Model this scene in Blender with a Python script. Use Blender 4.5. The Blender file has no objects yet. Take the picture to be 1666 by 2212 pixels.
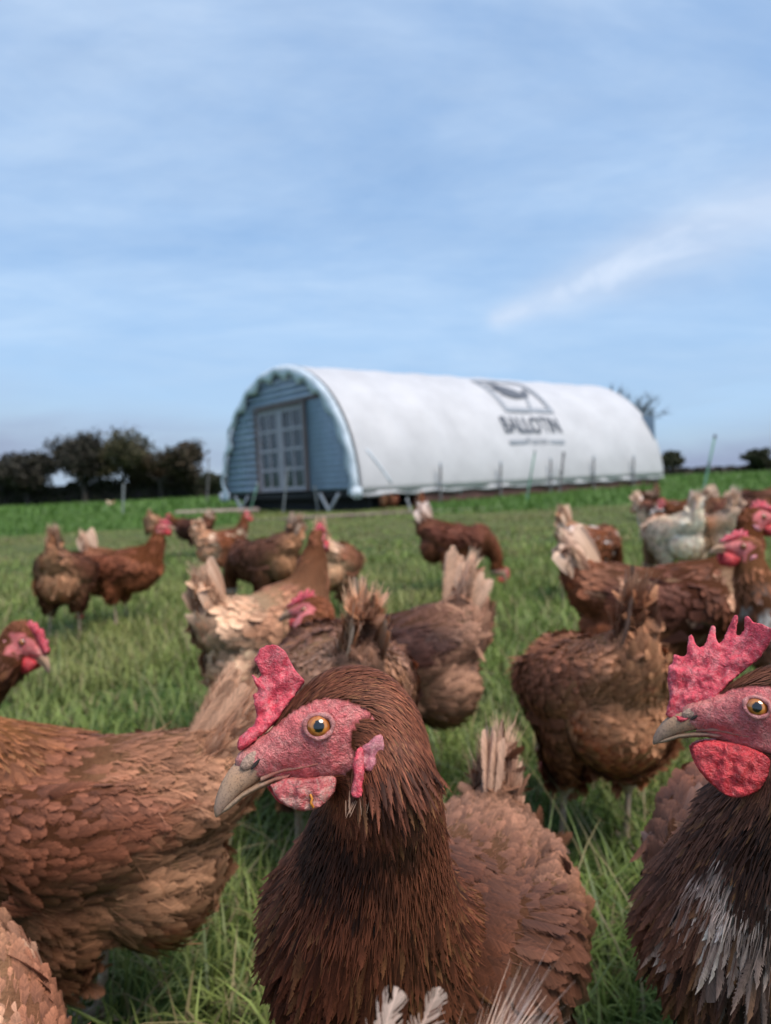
import bpy, bmesh, math, random
import numpy as np
from mathutils import Vector, Matrix
from mathutils.bvhtree import BVHTree

SC = bpy.context.scene
COL = SC.collection
R = math.radians

# ----------------------------------------------------------------- camera
CAM_H = 0.55
FD = 1636.0                      # focal length in units of a 1666-wide frame
cam_d = bpy.data.cameras.new('camera')
cam_d.sensor_fit = 'HORIZONTAL'
cam_d.sensor_width = 36.0
cam_d.lens = 36.0 * FD / 1666.0
cam_d.clip_start = 0.02
cam_d.clip_end = 3000
cam_d.dof.use_dof = True
cam_d.dof.focus_distance = 0.365
cam_d.dof.aperture_fstop = 12.5
cam = bpy.data.objects.new('camera', cam_d)
cam.location = (0, 0, CAM_H)
cam.rotation_euler = (R(90), 0, 0)
COL.objects.link(cam)
SC.camera = cam

# ----------------------------------------------------------------- sky
SUN_EL, SUN_AZ = R(60), R(140)    # azimuth clockwise from +Y: behind the camera, to the right
world = bpy.data.worlds.new('World')
SC.world = world
world.use_nodes = True
nt = world.node_tree
nt.nodes.clear()
def N(tree, typ, **kw):
    n = tree.nodes.new(typ)
    for k, v in kw.items():
        if k.startswith('i_'):
            key = k[2:]
            key = int(key) if key.isdigit() else key.replace('_', ' ')
            n.inputs[key].default_value = v
        else:
            setattr(n, k, v)
    return n
def LK(tree, a, b):
    tree.links.new(a, b)
w_out = N(nt, 'ShaderNodeOutputWorld')
sky = N(nt, 'ShaderNodeTexSky', sky_type='NISHITA', sun_disc=False, sun_elevation=SUN_EL, sun_rotation=SUN_AZ,
        altitude=50.0, air_density=1.0, dust_density=1.2, ozone_density=1.6)
bg_sky = N(nt, 'ShaderNodeBackground', i_Strength=0.075)
LK(nt, sky.outputs[0], bg_sky.inputs[0])
tc = N(nt, 'ShaderNodeTexCoord')
sep = N(nt, 'ShaderNodeSeparateXYZ'); LK(nt, tc.outputs['Generated'], sep.inputs[0])
# cirrus streaks: direction divided by height, drawn out along one heading
def math_n(op, a, b=None, clamp=False):
    m = N(nt, 'ShaderNodeMath', operation=op, use_clamp=clamp)
    for i, v in enumerate((a, b)):
        if v is None: continue
        if isinstance(v, (int, float)): m.inputs[i].default_value = v
        else: LK(nt, v, m.inputs[i])
    return m.outputs[0]
def vmap(vec, rot, scale, loc=(0, 0, 0)):
    m = N(nt, 'ShaderNodeMapping'); m.inputs['Rotation'].default_value = rot
    m.inputs['Scale'].default_value = scale; m.inputs['Location'].default_value = loc
    LK(nt, vec, m.inputs[0]); return m.outputs[0]
def ramp(fac, stops):
    r = N(nt, 'ShaderNodeValToRGB'); el = r.color_ramp.elements
    while len(el) < len(stops): el.new(0.5)
    for e, (p, c) in zip(el, stops):
        e.position = p; e.color = (c, c, c, 1) if isinstance(c, (int, float)) else (*c, 1)
    LK(nt, fac, r.inputs[0]); return r.outputs[0]
def noise_n(vec, scale, detail=6, rough=0.55, dist=0.0):
    n = N(nt, 'ShaderNodeTexNoise'); n.inputs['Scale'].default_value = scale
    n.inputs['Detail'].default_value = detail; n.inputs['Roughness'].default_value = rough
    n.inputs['Distortion'].default_value = dist
    LK(nt, vec, n.inputs['Vector']); return n.outputs[0]
hgt = math_n('MAXIMUM', sep.outputs[2], 0.0)
den = math_n('ADD', hgt, 0.16)
px_ = math_n('DIVIDE', sep.outputs[0], den); py_ = math_n('DIVIDE', sep.outputs[1], den)
comb = N(nt, 'ShaderNodeCombineXYZ'); LK(nt, px_, comb.inputs[0]); LK(nt, py_, comb.inputs[1])
plane = comb.outputs[0]
v1 = vmap(plane, (0, 0, R(-50)), (0.8, 1.5, 1.0), (3.1, 1.7, 0))
n1 = noise_n(v1, 1.1, 8, 0.6, 0.6)
v2 = vmap(plane, (0, 0, R(-55)), (1.0, 2.2, 1.0), (0.4, 5.2, 0))
n2 = noise_n(v2, 1.6, 7, 0.62, 0.4)
veil = math_n('ADD', math_n('MULTIPLY', n1, 0.65), math_n('MULTIPLY', n2, 0.45))
veil = ramp(veil, [(0.30, 0.48), (0.52, 0.66), (0.74, 0.90)])
# one bright wisp of cirrus low on the right, in direction space
def gauss_line(ax, az, bx, bz, w0, w1):
    # distance of (x/y, z/y) to a segment
    gx = math_n('DIVIDE', sep.outputs[0], math_n('MAXIMUM', sep.outputs[1], 0.05))
    gz = math_n('DIVIDE', sep.outputs[2], math_n('MAXIMUM', sep.outputs[1], 0.05))
    dx, dz = bx - ax, bz - az; L2 = dx * dx + dz * dz
    t = math_n('DIVIDE', math_n('ADD', math_n('MULTIPLY', math_n('SUBTRACT', gx, ax), dx),
                                math_n('MULTIPLY', math_n('SUBTRACT', gz, az), dz)), L2, True)
    qx = math_n('SUBTRACT', gx, math_n('ADD', math_n('MULTIPLY', t, dx), ax))
    qz = math_n('SUBTRACT', gz, math_n('ADD', math_n('MULTIPLY', t, dz), az))
    d = math_n('SQRT', math_n('ADD', math_n('MULTIPLY', qx, qx), math_n('MULTIPLY', qz, qz)))
    wd = math_n('ADD', math_n('MULTIPLY', t, w1 - w0), w0)
    k = math_n('DIVIDE', d, wd)
    front = math_n('GREATER_THAN', sep.outputs[1], 0.06)
    return math_n('MULTIPLY', math_n('POWER', 2.718, math_n('MULTIPLY', math_n('MULTIPLY', k, k), -1.0)), front)
wisp = math_n('MAXIMUM', gauss_line(0.15, 0.256, 0.42, 0.362, 0.016, 0.058), gauss_line(0.42, 0.364, 0.66, 0.47, 0.056, 0.036))
nw = noise_n(vmap(tc.outputs['Generated'], (0, R(-25), 0), (5, 5, 13)), 1.0, 6, 0.6, 0.8)
wisp = math_n('MULTIPLY', wisp, ramp(nw, [(0.22, 0.30), (0.68, 0.9)]), True)
# low grey-blue cloud bank at the horizon
nb = noise_n(vmap(tc.outputs['Generated'], (0, 0, 0), (2.2, 2.2, 7.0), (0.35, 0, 0)), 1.5, 6, 0.55, 0.3)
low = math_n('SUBTRACT', 1.0, math_n('MULTIPLY', hgt, 4.2), True)
bl_ = math_n('MAXIMUM', gauss_line(-0.80, 0.105, -0.20, 0.070, 0.10, 0.055), gauss_line(0.36, 0.060, 0.80, 0.085, 0.055, 0.08))
bank0 = math_n('MULTIPLY', bl_, ramp(nb, [(0.30, 0.70), (0.55, 1.0)]), True)
bank = math_n('MULTIPLY', low, ramp(nb, [(0.40, 0.0), (0.54, 1.0)]), True)
n3_ = noise_n(vmap(plane, (0, 0, R(-40)), (1.0, 1.5, 1.0), (7.7, 2.2, 0)), 4.5, 6, 0.6, 0.5)
veil_col = N(nt, 'ShaderNodeMixRGB'); veil_col.inputs[1].default_value = (0.172, 0.275, 0.448, 1); veil_col.inputs[2].default_value = (0.285, 0.355, 0.462, 1)
LK(nt, ramp(math_n('ADD', math_n('MULTIPLY', n1, 0.55), math_n('ADD', math_n('MULTIPLY', n2, 0.27), math_n('MULTIPLY', n3_, 0.18))), [(0.36, 0.0), (0.60, 1.0)]), veil_col.inputs[0])
mx1 = N(nt, 'ShaderNodeMixRGB'); LK(nt, wisp, mx1.inputs[0]); 
hz = N(nt, 'ShaderNodeMixRGB'); LK(nt, math_n('POWER', 2.718, math_n('MULTIPLY', hgt, -3.2)), hz.inputs[0]); LK(nt, veil_col.outputs[0], hz.inputs[1]); hz.inputs[2].default_value = (0.205, 0.325, 0.465, 1)
LK(nt, hz.outputs[0], mx1.inputs[1]); mx1.inputs[2].default_value = (0.36, 0.405, 0.48, 1)
mx2 = N(nt, 'ShaderNodeMixRGB'); LK(nt, math_n('MAXIMUM', bank0, math_n('MULTIPLY', bank, 0.6)), mx2.inputs[0]); LK(nt, mx1.outputs[0], mx2.inputs[1]); mx2.inputs[2].default_value = (0.155, 0.185, 0.26, 1)
bg_cl = N(nt, 'ShaderNodeBackground', i_Strength=1.0); LK(nt, mx2.outputs[0], bg_cl.inputs[0])
cov = math_n('MAXIMUM', math_n('MAXIMUM', math_n('MAXIMUM', veil, wisp), bank0), math_n('MULTIPLY', low, 0.95), True)
mixs = N(nt, 'ShaderNodeMixShader'); LK(nt, cov, mixs.inputs[0]); LK(nt, bg_sky.outputs[0], mixs.inputs[1]); LK(nt, bg_cl.outputs[0], mixs.inputs[2])
LK(nt, mixs.outputs[0], w_out.inputs[0])

# ----------------------------------------------------------------- sun (behind thin cloud)
sun_d = bpy.data.lights.new('sun', 'SUN'); sun_d.energy = 2.0; sun_d.angle = R(32); sun_d.color = (1.0, 0.92, 0.84)
sun = bpy.data.objects.new('sun', sun_d); COL.objects.link(sun)
sd = Vector((math.sin(SUN_AZ) * math.cos(SUN_EL), math.cos(SUN_AZ) * math.cos(SUN_EL), math.sin(SUN_EL)))
sun.rotation_euler = (-sd).to_track_quat('-Z', 'Y').to_euler()

SC.view_settings.view_transform = 'Standard'
SC.view_settings.look = 'None'
SC.view_settings.exposure = 1.12
SC.view_settings.gamma = 1.0
SC.view_settings.use_curve_mapping = False
SC.cycles.use_denoising = True
SC.cycles.max_bounces = 6
SC.cycles.diffuse_bounces = 3
SC.cycles.glossy_bounces = 2
SC.cycles.transparent_max_bounces = 6
SC.cycles.sample_clamp_indirect = 4.0

# ----------------------------------------------------------------- helpers
def gz(x, y):
    """height of the sloping field"""
    yy = np.minimum(y, 64.0)
    xx = np.clip(x, -60, 60)
    far = np.maximum(y - 64.0, 0.0)
    dip = 0.13 * np.exp(-((xx + 2.2) / 4.5) ** 2 - ((yy - 19.5) / 4.5) ** 2)
    return 0.039 * yy + 0.0466 * xx * np.clip(y / 2.0, 0.0, 1.0) - 0.05 * np.minimum(far, 200.0) - dip
def G(x, y): return float(gz(np.float64(x), np.float64(y)))
def pix(px, py, d):
    """point at distance d in front of the camera seen at frame position (1666 wide)"""
    return Vector(((px - 833) / FD * d, d, CAM_H - (py - 1106) / FD * d))
def ground_at(px, py):
    a = (px - 833) / FD; b = (py - 1106) / FD
    lo, hi = 0.3, 62.0
    for _ in range(50):
        m = 0.5 * (lo + hi)
        if CAM_H - b * m > G(a * m, m): lo = m
        else: hi = m
    return a * lo, lo

def link(o, parent=None):
    COL.objects.link(o)
    if parent is not None: o.parent = parent
    return o
def tag(o, label=None, cat=None, group=None, kind=None):
    if label: o['label'] = label
    if cat: o['category'] = cat
    if group: o['group'] = group
    if kind: o['kind'] = kind
    return o
def empty(name, loc=(0, 0, 0), rz=0.0, s=1.0):
    o = bpy.data.objects.new(name, None)
    o.empty_display_size = 0.1
    o.location = loc; o.rotation_euler = (0, 0, rz); o.scale = (s, s, s)
    COL.objects.link(o)
    return o
def mesh_np(name, V, faces, mats, colors=None, smooth=False, mat_idx=None, parent=None):
    """faces: (n,3|4) int array or list of such arrays"""
    me = bpy.data.meshes.new(name)
    if not isinstance(faces, list): faces = [faces]
    faces = [np.asarray(f, np.int32) for f in faces if len(f)]
    V = np.asarray(V, np.float32)
    me.vertices.add(len(V)); me.vertices.foreach_set('co', V.ravel())
    nl = sum(f.size for f in faces); nf = sum(len(f) for f in faces)
    me.loops.add(nl); me.polygons.add(nf)
    me.loops.foreach_set('vertex_index', np.concatenate([f.ravel() for f in faces]))
    tot = np.concatenate([np.full(len(f), f.shape[1], np.int32) for f in faces])
    st = np.concatenate([[0], np.cumsum(tot)[:-1]]).astype(np.int32)
    me.polygons.foreach_set('loop_start', st)
    try: me.polygons.foreach_set('loop_total', tot)
    except Exception: pass
    if smooth: me.polygons.foreach_set('use_smooth', np.ones(nf, bool))
    if mat_idx is not None: me.polygons.foreach_set('material_index', np.asarray(mat_idx, np.int32))
    me.update(calc_edges=True)
    if colors is not None:
        c = np.ones((len(V), 4), np.float32); c[:, :colors.shape[1]] = colors
        a = me.color_attributes.new('Col', 'FLOAT_COLOR', 'POINT'); a.data.foreach_set('color', c.ravel())
    for m in (mats if isinstance(mats, (list, tuple)) else [mats]): me.materials.append(m)
    me.validate(verbose=False)
    o = bpy.data.objects.new(name, me)
    link(o, parent)
    return o
def obj_bm(name, bm, mat, parent=None, smooth=False):
    me = bpy.data.meshes.new(name); bm.to_mesh(me); bm.free()
    if smooth: me.polygons.foreach_set('use_smooth', np.ones(len(me.polygons), bool))
    for m in (mat if isinstance(mat, (list, tuple)) else [mat]): me.materials.append(m)
    return link(bpy.data.objects.new(name, me), parent)

def nrm(a):
    return a / np.maximum(np.linalg.norm(a, axis=-1, keepdims=True), 1e-9)
def noise3(P, scale, seed):
    r = np.random.default_rng(seed); o = np.zeros(len(P))
    for k in range(5):
        d = r.normal(size=3); d /= np.linalg.norm(d)
        f = scale * (0.7 + 0.9 * r.random())
        q = r.normal(size=3); q /= np.linalg.norm(q)
        o += np.sin(P @ d * f * 6.283 + r.random() * 6.283 + 1.4 * np.sin(P @ q * f * 5.1 + r.random() * 6.283))
    return o / 3.2

# ----------------------------------------------------------------- materials
def new_mat(name):
    m = bpy.data.materials.new(name); m.use_nodes = True
    t = m.node_tree; t.nodes.clear()
    o = N(t, 'ShaderNodeOutputMaterial'); b = N(t, 'ShaderNodeBsdfPrincipled')
    LK(t, b.outputs[0], o.inputs[0])
    return m, t, b
def tnoise(t, scale, detail=4, rough=0.5, coord='Object', dist=0.0, stretch=None):
    c = N(t, 'ShaderNodeTexCoord'); n = N(t, 'ShaderNodeTexNoise')
    n.inputs['Scale'].default_value = scale; n.inputs['Detail'].default_value = detail
    n.inputs['Roughness'].default_value = rough; n.inputs['Distortion'].default_value = dist
    if stretch:
        mp = N(t, 'ShaderNodeMapping'); mp.inputs['Scale'].default_value = stretch
        LK(t, c.outputs[coord], mp.inputs[0]); LK(t, mp.outputs[0], n.inputs['Vector'])
    else: LK(t, c.outputs[coord], n.inputs['Vector'])
    return n.outputs[0]
def tramp(t, fac, stops):
    r = N(t, 'ShaderNodeValToRGB'); el = r.color_ramp.elements
    while len(el) < len(stops): el.new(0.5)
    for e, (p, c) in zip(el, stops):
        e.position = p; e.color = (c, c, c, 1) if isinstance(c, (int, float)) else (*c, 1)
    LK(t, fac, r.inputs[0]); return r.outputs[0]
def tbump(t, b, h, strength, dist):
    bp = N(t, 'ShaderNodeBump'); bp.inputs['Strength'].default_value = strength; bp.inputs['Distance'].default_value = dist
    LK(t, h, bp.inputs['Height']); LK(t, bp.outputs[0], b.inputs['Normal'])
def tmix(t, fac, a, b, blend='MIX'):
    m = N(t, 'ShaderNodeMixRGB', blend_type=blend)
    for i, v in enumerate((fac, a, b)):
        if isinstance(v, (int, float)): m.inputs[i].default_value = v
        elif isinstance(v, tuple): m.inputs[i].default_value = (*v, 1)
        else: LK(t, v, m.inputs[i])
    return m.outputs[0]
def simple(name, col, rough=0.7, var=0.25, scale=8.0, bump=0.0, metal=0.0, spec=0.5, coord='Object', stretch=None):
    m, t, b = new_mat(name)
    n = tnoise(t, scale, 5, 0.6, coord, stretch=stretch)
    lo = tuple(c * (1 - var) for c in col); hi = tuple(min(c * (1 + var), 1) for c in col)
    LK(t, tramp(t, n, [(0.3, lo), (0.7, hi)]), b.inputs['Base Color'])
    b.inputs['Roughness'].default_value = rough; b.inputs['Metallic'].default_value = metal
    b.inputs['Specular IOR Level'].default_value = spec
    if bump: tbump(t, b, n, bump, 0.01)
    return m
def vcol_mat(name, rough=0.6, spec=0.3, sheen=0.0, nscale=0.0, nvar=0.0, transl=0.0):
    m, t, b = new_mat(name)
    a = N(t, 'ShaderNodeVertexColor', layer_name='Col')
    c = a.outputs[0]
    if nscale:
        n = tnoise(t, nscale, 3, 0.6)
        c = tmix(t, 1.0, c, tramp(t, n, [(0.25, 1 - nvar), (0.75, 1 + 0 * nvar)]), 'MULTIPLY')
    LK(t, c, b.inputs['Base Color'])
    b.inputs['Roughness'].default_value = rough; b.inputs['Specular IOR Level'].default_value = spec
    if sheen:
        b.inputs['Sheen Weight'].default_value = sheen; b.inputs['Sheen Roughness'].default_value = 0.5
    if transl:
        o = [n for n in t.nodes if n.type == 'OUTPUT_MATERIAL'][0]
        tr = N(t, 'ShaderNodeBsdfTranslucent'); LK(t, c, tr.inputs[0])
        mx = N(t, 'ShaderNodeMixShader'); mx.inputs[0].default_value = transl
        LK(t, b.outputs[0], mx.inputs[1]); LK(t, tr.outputs[0], mx.inputs[2]); LK(t, mx.outputs[0], o.inputs[0])
    return m
M = {}
M['feather'] = vcol_mat('feather', 0.65, 0.2, transl=0.10)
def vane_mat():
    m, t, b = new_mat('feather_vane')
    a = N(t, 'ShaderNodeVertexColor', layer_name='Col').outputs[0]
    at = N(t, 'ShaderNodeAttribute', attribute_name='fuv'); sp = N(t, 'ShaderNodeSeparateXYZ'); LK(t, at.outputs['Vector'], sp.inputs[0])
    def mth(op, x, y=None, cl=False):
        k = N(t, 'ShaderNodeMath', operation=op, use_clamp=cl)
        for q, v in enumerate((x, y)):
            if v is None: continue
            if isinstance(v, (int, float)): k.inputs[q].default_value = v
            else: LK(t, v, k.inputs[q])
        return k.outputs[0]
    au = mth('ABSOLUTE', sp.outputs[0]); fr = mth('FRACT', sp.outputs[2]); idn = mth('FLOOR', sp.outputs[2])
    bcoord = mth('ADD', sp.outputs[1], 400.0)
    bid = mth('FLOOR', bcoord); bf = mth('FRACT', bcoord)
    def wn(scale, off):
        c = N(t, 'ShaderNodeCombineXYZ'); LK(t, mth('FLOOR', mth('MULTIPLY', bcoord, scale)), c.inputs[0]); LK(t, mth('SIGN', sp.outputs[0]), c.inputs[1])
        LK(t, mth('ADD', idn, off), c.inputs[2])
        w = N(t, 'ShaderNodeTexWhiteNoise'); LK(t, c.outputs[0], w.inputs[0]); return w.outputs[0]
    h = wn(1.0, 0.0); h2 = wn(0.28, 31.0)
    # barbs of unequal length, clumped, splitting apart towards the edge
    reach = mth('SUBTRACT', 1.0, mth('MULTIPLY', fr, mth('ADD', mth('MULTIPLY', h, 1.15), mth('MULTIPLY', h2, 0.25))))
    inside = mth('LESS_THAN', au, reach)
    gapw = mth('MULTIPLY', mth('POWER', au, 2.0), mth('MULTIPLY', fr, 1.1))
    solid = mth('LESS_THAN', bf, mth('SUBTRACT', 1.0, gapw))
    shaft = mth('LESS_THAN', au, 0.05)
    alpha = mth('MAXIMUM', mth('MULTIPLY', inside, solid), shaft)
    LK(t, alpha, b.inputs['Alpha'])
    br = mth('ADD', mth('MULTIPLY', h, 0.36), mth('ADD', mth('MULTIPLY', h2, 0.28), 0.66))
    edge = mth('MULTIPLY', mth('GREATER_THAN', bf, 0.82), 0.22)
    br = mth('SUBTRACT', br, edge); br = mth('ADD', br, mth('MULTIPLY', shaft, 0.25))
    cc = N(t, 'ShaderNodeCombineXYZ')
    for i in range(3): LK(t, br, cc.inputs[i])
    LK(t, tmix(t, 1.0, a, cc.outputs[0], 'MULTIPLY'), b.inputs['Base Color'])
    b.inputs['Roughness'].default_value = 0.62; b.inputs['Specular IOR Level'].default_value = 0.22
    return m
M['vane'] = vane_mat()
M['grass'] = vcol_mat('grass_blade', 0.5, 0.35, 0.0, transl=0.25)
M['leaf'] = vcol_mat('leaf', 0.7, 0.2)

def flesh_mat(name, use_vcol, col=(0.5, 0.06, 0.09), dust=0.35, cell=900.0, bump=0.5, dcol=(0.55, 0.33, 0.28)):
    m, t, b = new_mat(name)
    mask = None
    if use_vcol:
        vc = N(t, 'ShaderNodeVertexColor', layer_name='Col'); base = vc.outputs[0]; mask = vc.outputs[1]
    else:
        n0 = tnoise(t, 75.0, 5, 0.6)
        base = tramp(t, n0, [(0.3, tuple(c * 0.72 for c in col)), (0.65, tuple(min(1, c * 1.2) for c in col))])
    f1 = tnoise(t, cell * .22, 3, 0.55, dist=1.2, stretch=(1.0, 1.0, 1.35)); f2_ = tnoise(t, cell * .62, 4, 0.6, dist=1.0)
    fold = tmix(t, 0.5, f1, f2_)
    nn = tnoise(t, 1500.0, 4, 0.7)
    nl = tnoise(t, 150.0, 5, 0.62, dist=0.8)
    sp = tramp(t, tmix(t, 0.62, nn, nl), [(0.47, 0.0), (0.60, 1.0)])
    f = N(t, 'ShaderNodeMath', operation='MULTIPLY'); LK(t, sp, f.inputs[0]); f.inputs[1].default_value = dust
    fo = f.outputs[0]
    if mask is not None:
        f2 = N(t, 'ShaderNodeMath', operation='MULTIPLY'); LK(t, fo, f2.inputs[0]); LK(t, mask, f2.inputs[1]); fo = f2.outputs[0]
    base = tmix(t, fo, base, dcol)
    base = tmix(t, 1.0, base, tramp(t, fold, [(0.36, 0.55), (0.48, 0.90), (0.62, 1.15)]), 'MULTIPLY')
    LK(t, base, b.inputs['Base Color'])
    b.inputs['Roughness'].default_value = 0.42; b.inputs['Specular IOR Level'].default_value = 0.5
    b.inputs['Subsurface Weight'].default_value = 0.12; b.inputs['Subsurface Radius'].default_value = (0.004, 0.0012, 0.0008)
    b.inputs['Subsurface Scale'].default_value = 0.5
    hh = tmix(t, 0.14, tramp(t, fold, [(0.36, 0.0), (0.64, 1.0)]), nn)
    if mask is not None:
        hh = tmix(t, mask, (0.5, 0.5, 0.5), hh)
        sm = N(t, 'ShaderNodeMath', operation='MULTIPLY'); LK(t, mask, sm.inputs[0]); sm.inputs[1].default_value = 0.5; LK(t, sm.outputs[0], b.inputs['Specular IOR Level'])
        rm = N(t, 'ShaderNodeMath', operation='MULTIPLY_ADD'); LK(t, mask, rm.inputs[0]); rm.inputs[1].default_value = -0.57; rm.inputs[2].default_value = 1.0; LK(t, rm.outputs[0], b.inputs['Roughness'])
    tbump(t, b, hh, bump, 0.0016)
    return m
M['body'] = flesh_mat('hen_body', True, dust=0.45, cell=900.0, bump=0.6, dcol=(.58, .31, .26))
M['comb'] = flesh_mat('comb_flesh', False, (0.62, 0.050, 0.080), 0.45, 1000.0, 0.5, (.68, .32, .31))
M['wattle'] = flesh_mat('wattle_flesh', False, (0.60, 0.035, 0.045), 0.15, 800.0, 0.7)
M['wattle_dusty'] = flesh_mat('wattle_flesh_dusty', False, (0.46, 0.085, 0.085), 0.7, 650.0, 0.6, (.40, .29, .23))
M['lobe'] = flesh_mat('earlobe_flesh', False, (0.46, 0.14, 0.17), 0.4, 800.0, 0.5)
M['lid'] = flesh_mat('eyelid_flesh', False, (0.46, 0.15, 0.14), 0.4, 1100.0, 0.4)
def beak_mat():
    m, t, b = new_mat('beak_horn')
    a = N(t, 'ShaderNodeVertexColor', layer_name='Col')
    n = tnoise(t, 900.0, 4, 0.7); n2 = tnoise(t, 160.0, 4, 0.6)
    c = tmix(t, tramp(t, n2, [(0.35, 0.0), (0.7, 0.6)]), a.outputs[0], (0.38, 0.26, 0.185))
    c = tmix(t, tramp(t, n, [(0.50, 0.0), (0.64, 0.6)]), c, (0.10, 0.07, 0.055))
    LK(t, c, b.inputs['Base Color']); b.inputs['Roughness'].default_value = 0.6; b.inputs['Specular IOR Level'].default_value = 0.25
    tbump(t, b, n, 0.35, 0.0006)
    return m
M['beak'] = beak_mat()
def eye_mat():
    m, t, b = new_mat('eye')
    a = N(t, 'ShaderNodeVertexColor', layer_name='Col')
    LK(t, a.outputs[0], b.inputs['Base Color'])
    b.inputs['Roughness'].default_value = 0.06; b.inputs['Specular IOR Level'].default_value = 0.7
    b.inputs['Coat Weight'].default_value = 0.6; b.inputs['Coat Roughness'].default_value = 0.03
    return m
M['eye'] = eye_mat()
M['nostril'] = simple('nostril_horn', (0.36, 0.23, 0.17), 0.7, 0.3, 600.0, 0.4)
M['dark'] = simple('dark_gap', (0.02, 0.014, 0.012), 0.9, 0.2, 50.0)

# ----------------------------------------------------------------- feather templates
# local axes: x across (-0.5..0.5), y along (0..1), z out of the surface; e = edge/tip weight, b = brightness
def tpl_hair():
    V = np.array([[-.5, 0, 0], [.5, 0, 0], [-.45, .5, .03], [.45, .5, .03], [-.06, 1, -.02], [.06, 1, -.02]], float)
    F = np.array([[0, 1, 3, 2], [2, 3, 5, 4]])
    return V, F, np.array([0, 0, .35, .35, 1, 1.]), np.ones(6)
def tpl_vane(droop=0.05, cup=0.10, rows=6, cols=5, seed=0, prof='body'):
    """a smooth vane; u runs -1..1 across it, the barbs and the frayed edge come from the material"""
    r = random.Random(seed)
    P = {'body': ([0, .22, .50, .76, .92, 1.0], [.25, .82, 1.0, .92, .66, .26]),
         'lance': ([0, .2, .42, .64, .84, 1.0], [.45, .85, 1.0, .88, .55, .10]),
         'long': ([0, .15, .40, .66, .88, 1.0], [.28, .72, .95, 1.0, .86, .50])}[prof]
    if rows < 6: P = ([P[0][i] for i in (0, 2, 3, 5)], [P[1][i] for i in (0, 2, 3, 5)])
    V = []; E = []; B = []; U = []; n = len(P[0])
    bend = r.uniform(-.06, .06)
    for t, w in zip(*P):
        for k in range(cols):
            u = -1 + 2 * k / (cols - 1)
            V.append((u * .5 * w + bend * t * t, t - .035 * u * u * t, -droop * t * t - cup * abs(u) ** 1.5 * w * .5))
            E.append(min(1, (t ** 2) * .7 + abs(u) * .35 * t)); B.append((.92 if abs(u) < .1 else 1.0) * (.8 + .25 * t)); U.append((u, t))
    F = [(i * cols + k, i * cols + k + 1, (i + 1) * cols + k + 1, (i + 1) * cols + k) for i in range(n - 1) for k in range(cols - 1)]
    return np.array(V), np.array(F), np.array(E), np.array(B), np.array(U)
HAIR = [(*tpl_hair(), np.zeros((6, 2)))]
SOLID = [tpl_vane(.05, .12, 4, 3, i) for i in range(4)]
BARB = [tpl_vane(.05, .14, 6, 3, 10 + i) for i in range(5)]
FLUFF = [tpl_vane(.03, .08, 6, 3, 20 + i) for i in range(5)]
HACK = [tpl_vane(.03, .16, 6, 3, 40 + i, 'lance') for i in range(4)]
LONG = [tpl_vane(.05, .06, 6, 5, 60 + i, 'long') for i in range(3)]
LONGS = [tpl_vane(.05, .06, 4, 3, 80 + i, 'long') for i in range(3)]

PIG = np.array((1.06, .95, .96))
class Feathers:
    def __init__(s, gain=1.0): s.gain = gain; s.V = []; s.F = []; s.C = []; s.U = []; s.n = 0
    def add(s, tpls, P, Y, Z, W, L, c1, c2, rng, fray=0.3):
        """P roots, Y direction, Z outward, W, L sizes (n,), c1 base and c2 edge colour (n,3)"""
        P = np.atleast_2d(P); n = len(P)
        if n == 0: return
        Y = nrm(np.broadcast_to(Y, (n, 3)).astype(float)); Z = np.broadcast_to(Z, (n, 3)).astype(float)
        X = nrm(np.cross(Y, Z)); Z = np.cross(X, Y)
        W = np.broadcast_to(W, (n,)); L = np.broadcast_to(L, (n,))
        c1 = np.broadcast_to(c1, (n, 3)); c2 = np.broadcast_to(c2, (n, 3))
        pick = rng.integers(0, len(tpls), n)
        for k, (tv, tf, te, tb, tu) in enumerate(tpls):
            ix = np.nonzero(pick == k)[0]
            if len(ix) == 0: continue
            m = len(tv)
            v = (P[ix, None, :] + X[ix, None, :] * (tv[None, :, 0:1] * W[ix, None, None])
                 + Y[ix, None, :] * (tv[None, :, 1:2] * L[ix, None, None]) + Z[ix, None, :] * (tv[None, :, 2:3] * L[ix, None, None]))
            e = te[None, :, None]
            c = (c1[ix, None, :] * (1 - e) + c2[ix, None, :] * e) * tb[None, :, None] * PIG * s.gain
            f = tf[None, :, :] + (np.arange(len(ix)) * m)[:, None, None] + s.n
            uu = np.empty((len(ix), m, 3)); uu[:, :, 0] = tu[None, :, 0]; uu[:, :, 1] = (tu[None, :, 1] * L[ix, None] - np.abs(tu[None, :, 0]) * W[ix, None] * .75) / .0009
            uu[:, :, 2] = (np.floor(rng.random(len(ix)) * 900) + fray)[:, None]
            s.U.append(uu.reshape(-1, 3))
            s.V.append(v.reshape(-1, 3)); s.C.append(np.clip(c, 0, .95).reshape(-1, 3)); s.F.append(f.reshape(-1, 4))
            s.n += len(ix) * m
    def build(s, name, parent, kind=None, mat=None):
        o = mesh_np(name, np.concatenate(s.V), np.concatenate(s.F), mat or M['feather'], np.concatenate(s.C), parent=parent)
        if mat is M['vane']:
            at_ = o.data.attributes.new('fuv', 'FLOAT_VECTOR', 'POINT'); at_.data.foreach_set('vector', np.concatenate(s.U).astype(np.float32).ravel())
        if kind: o['kind'] = kind
        return o

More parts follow.
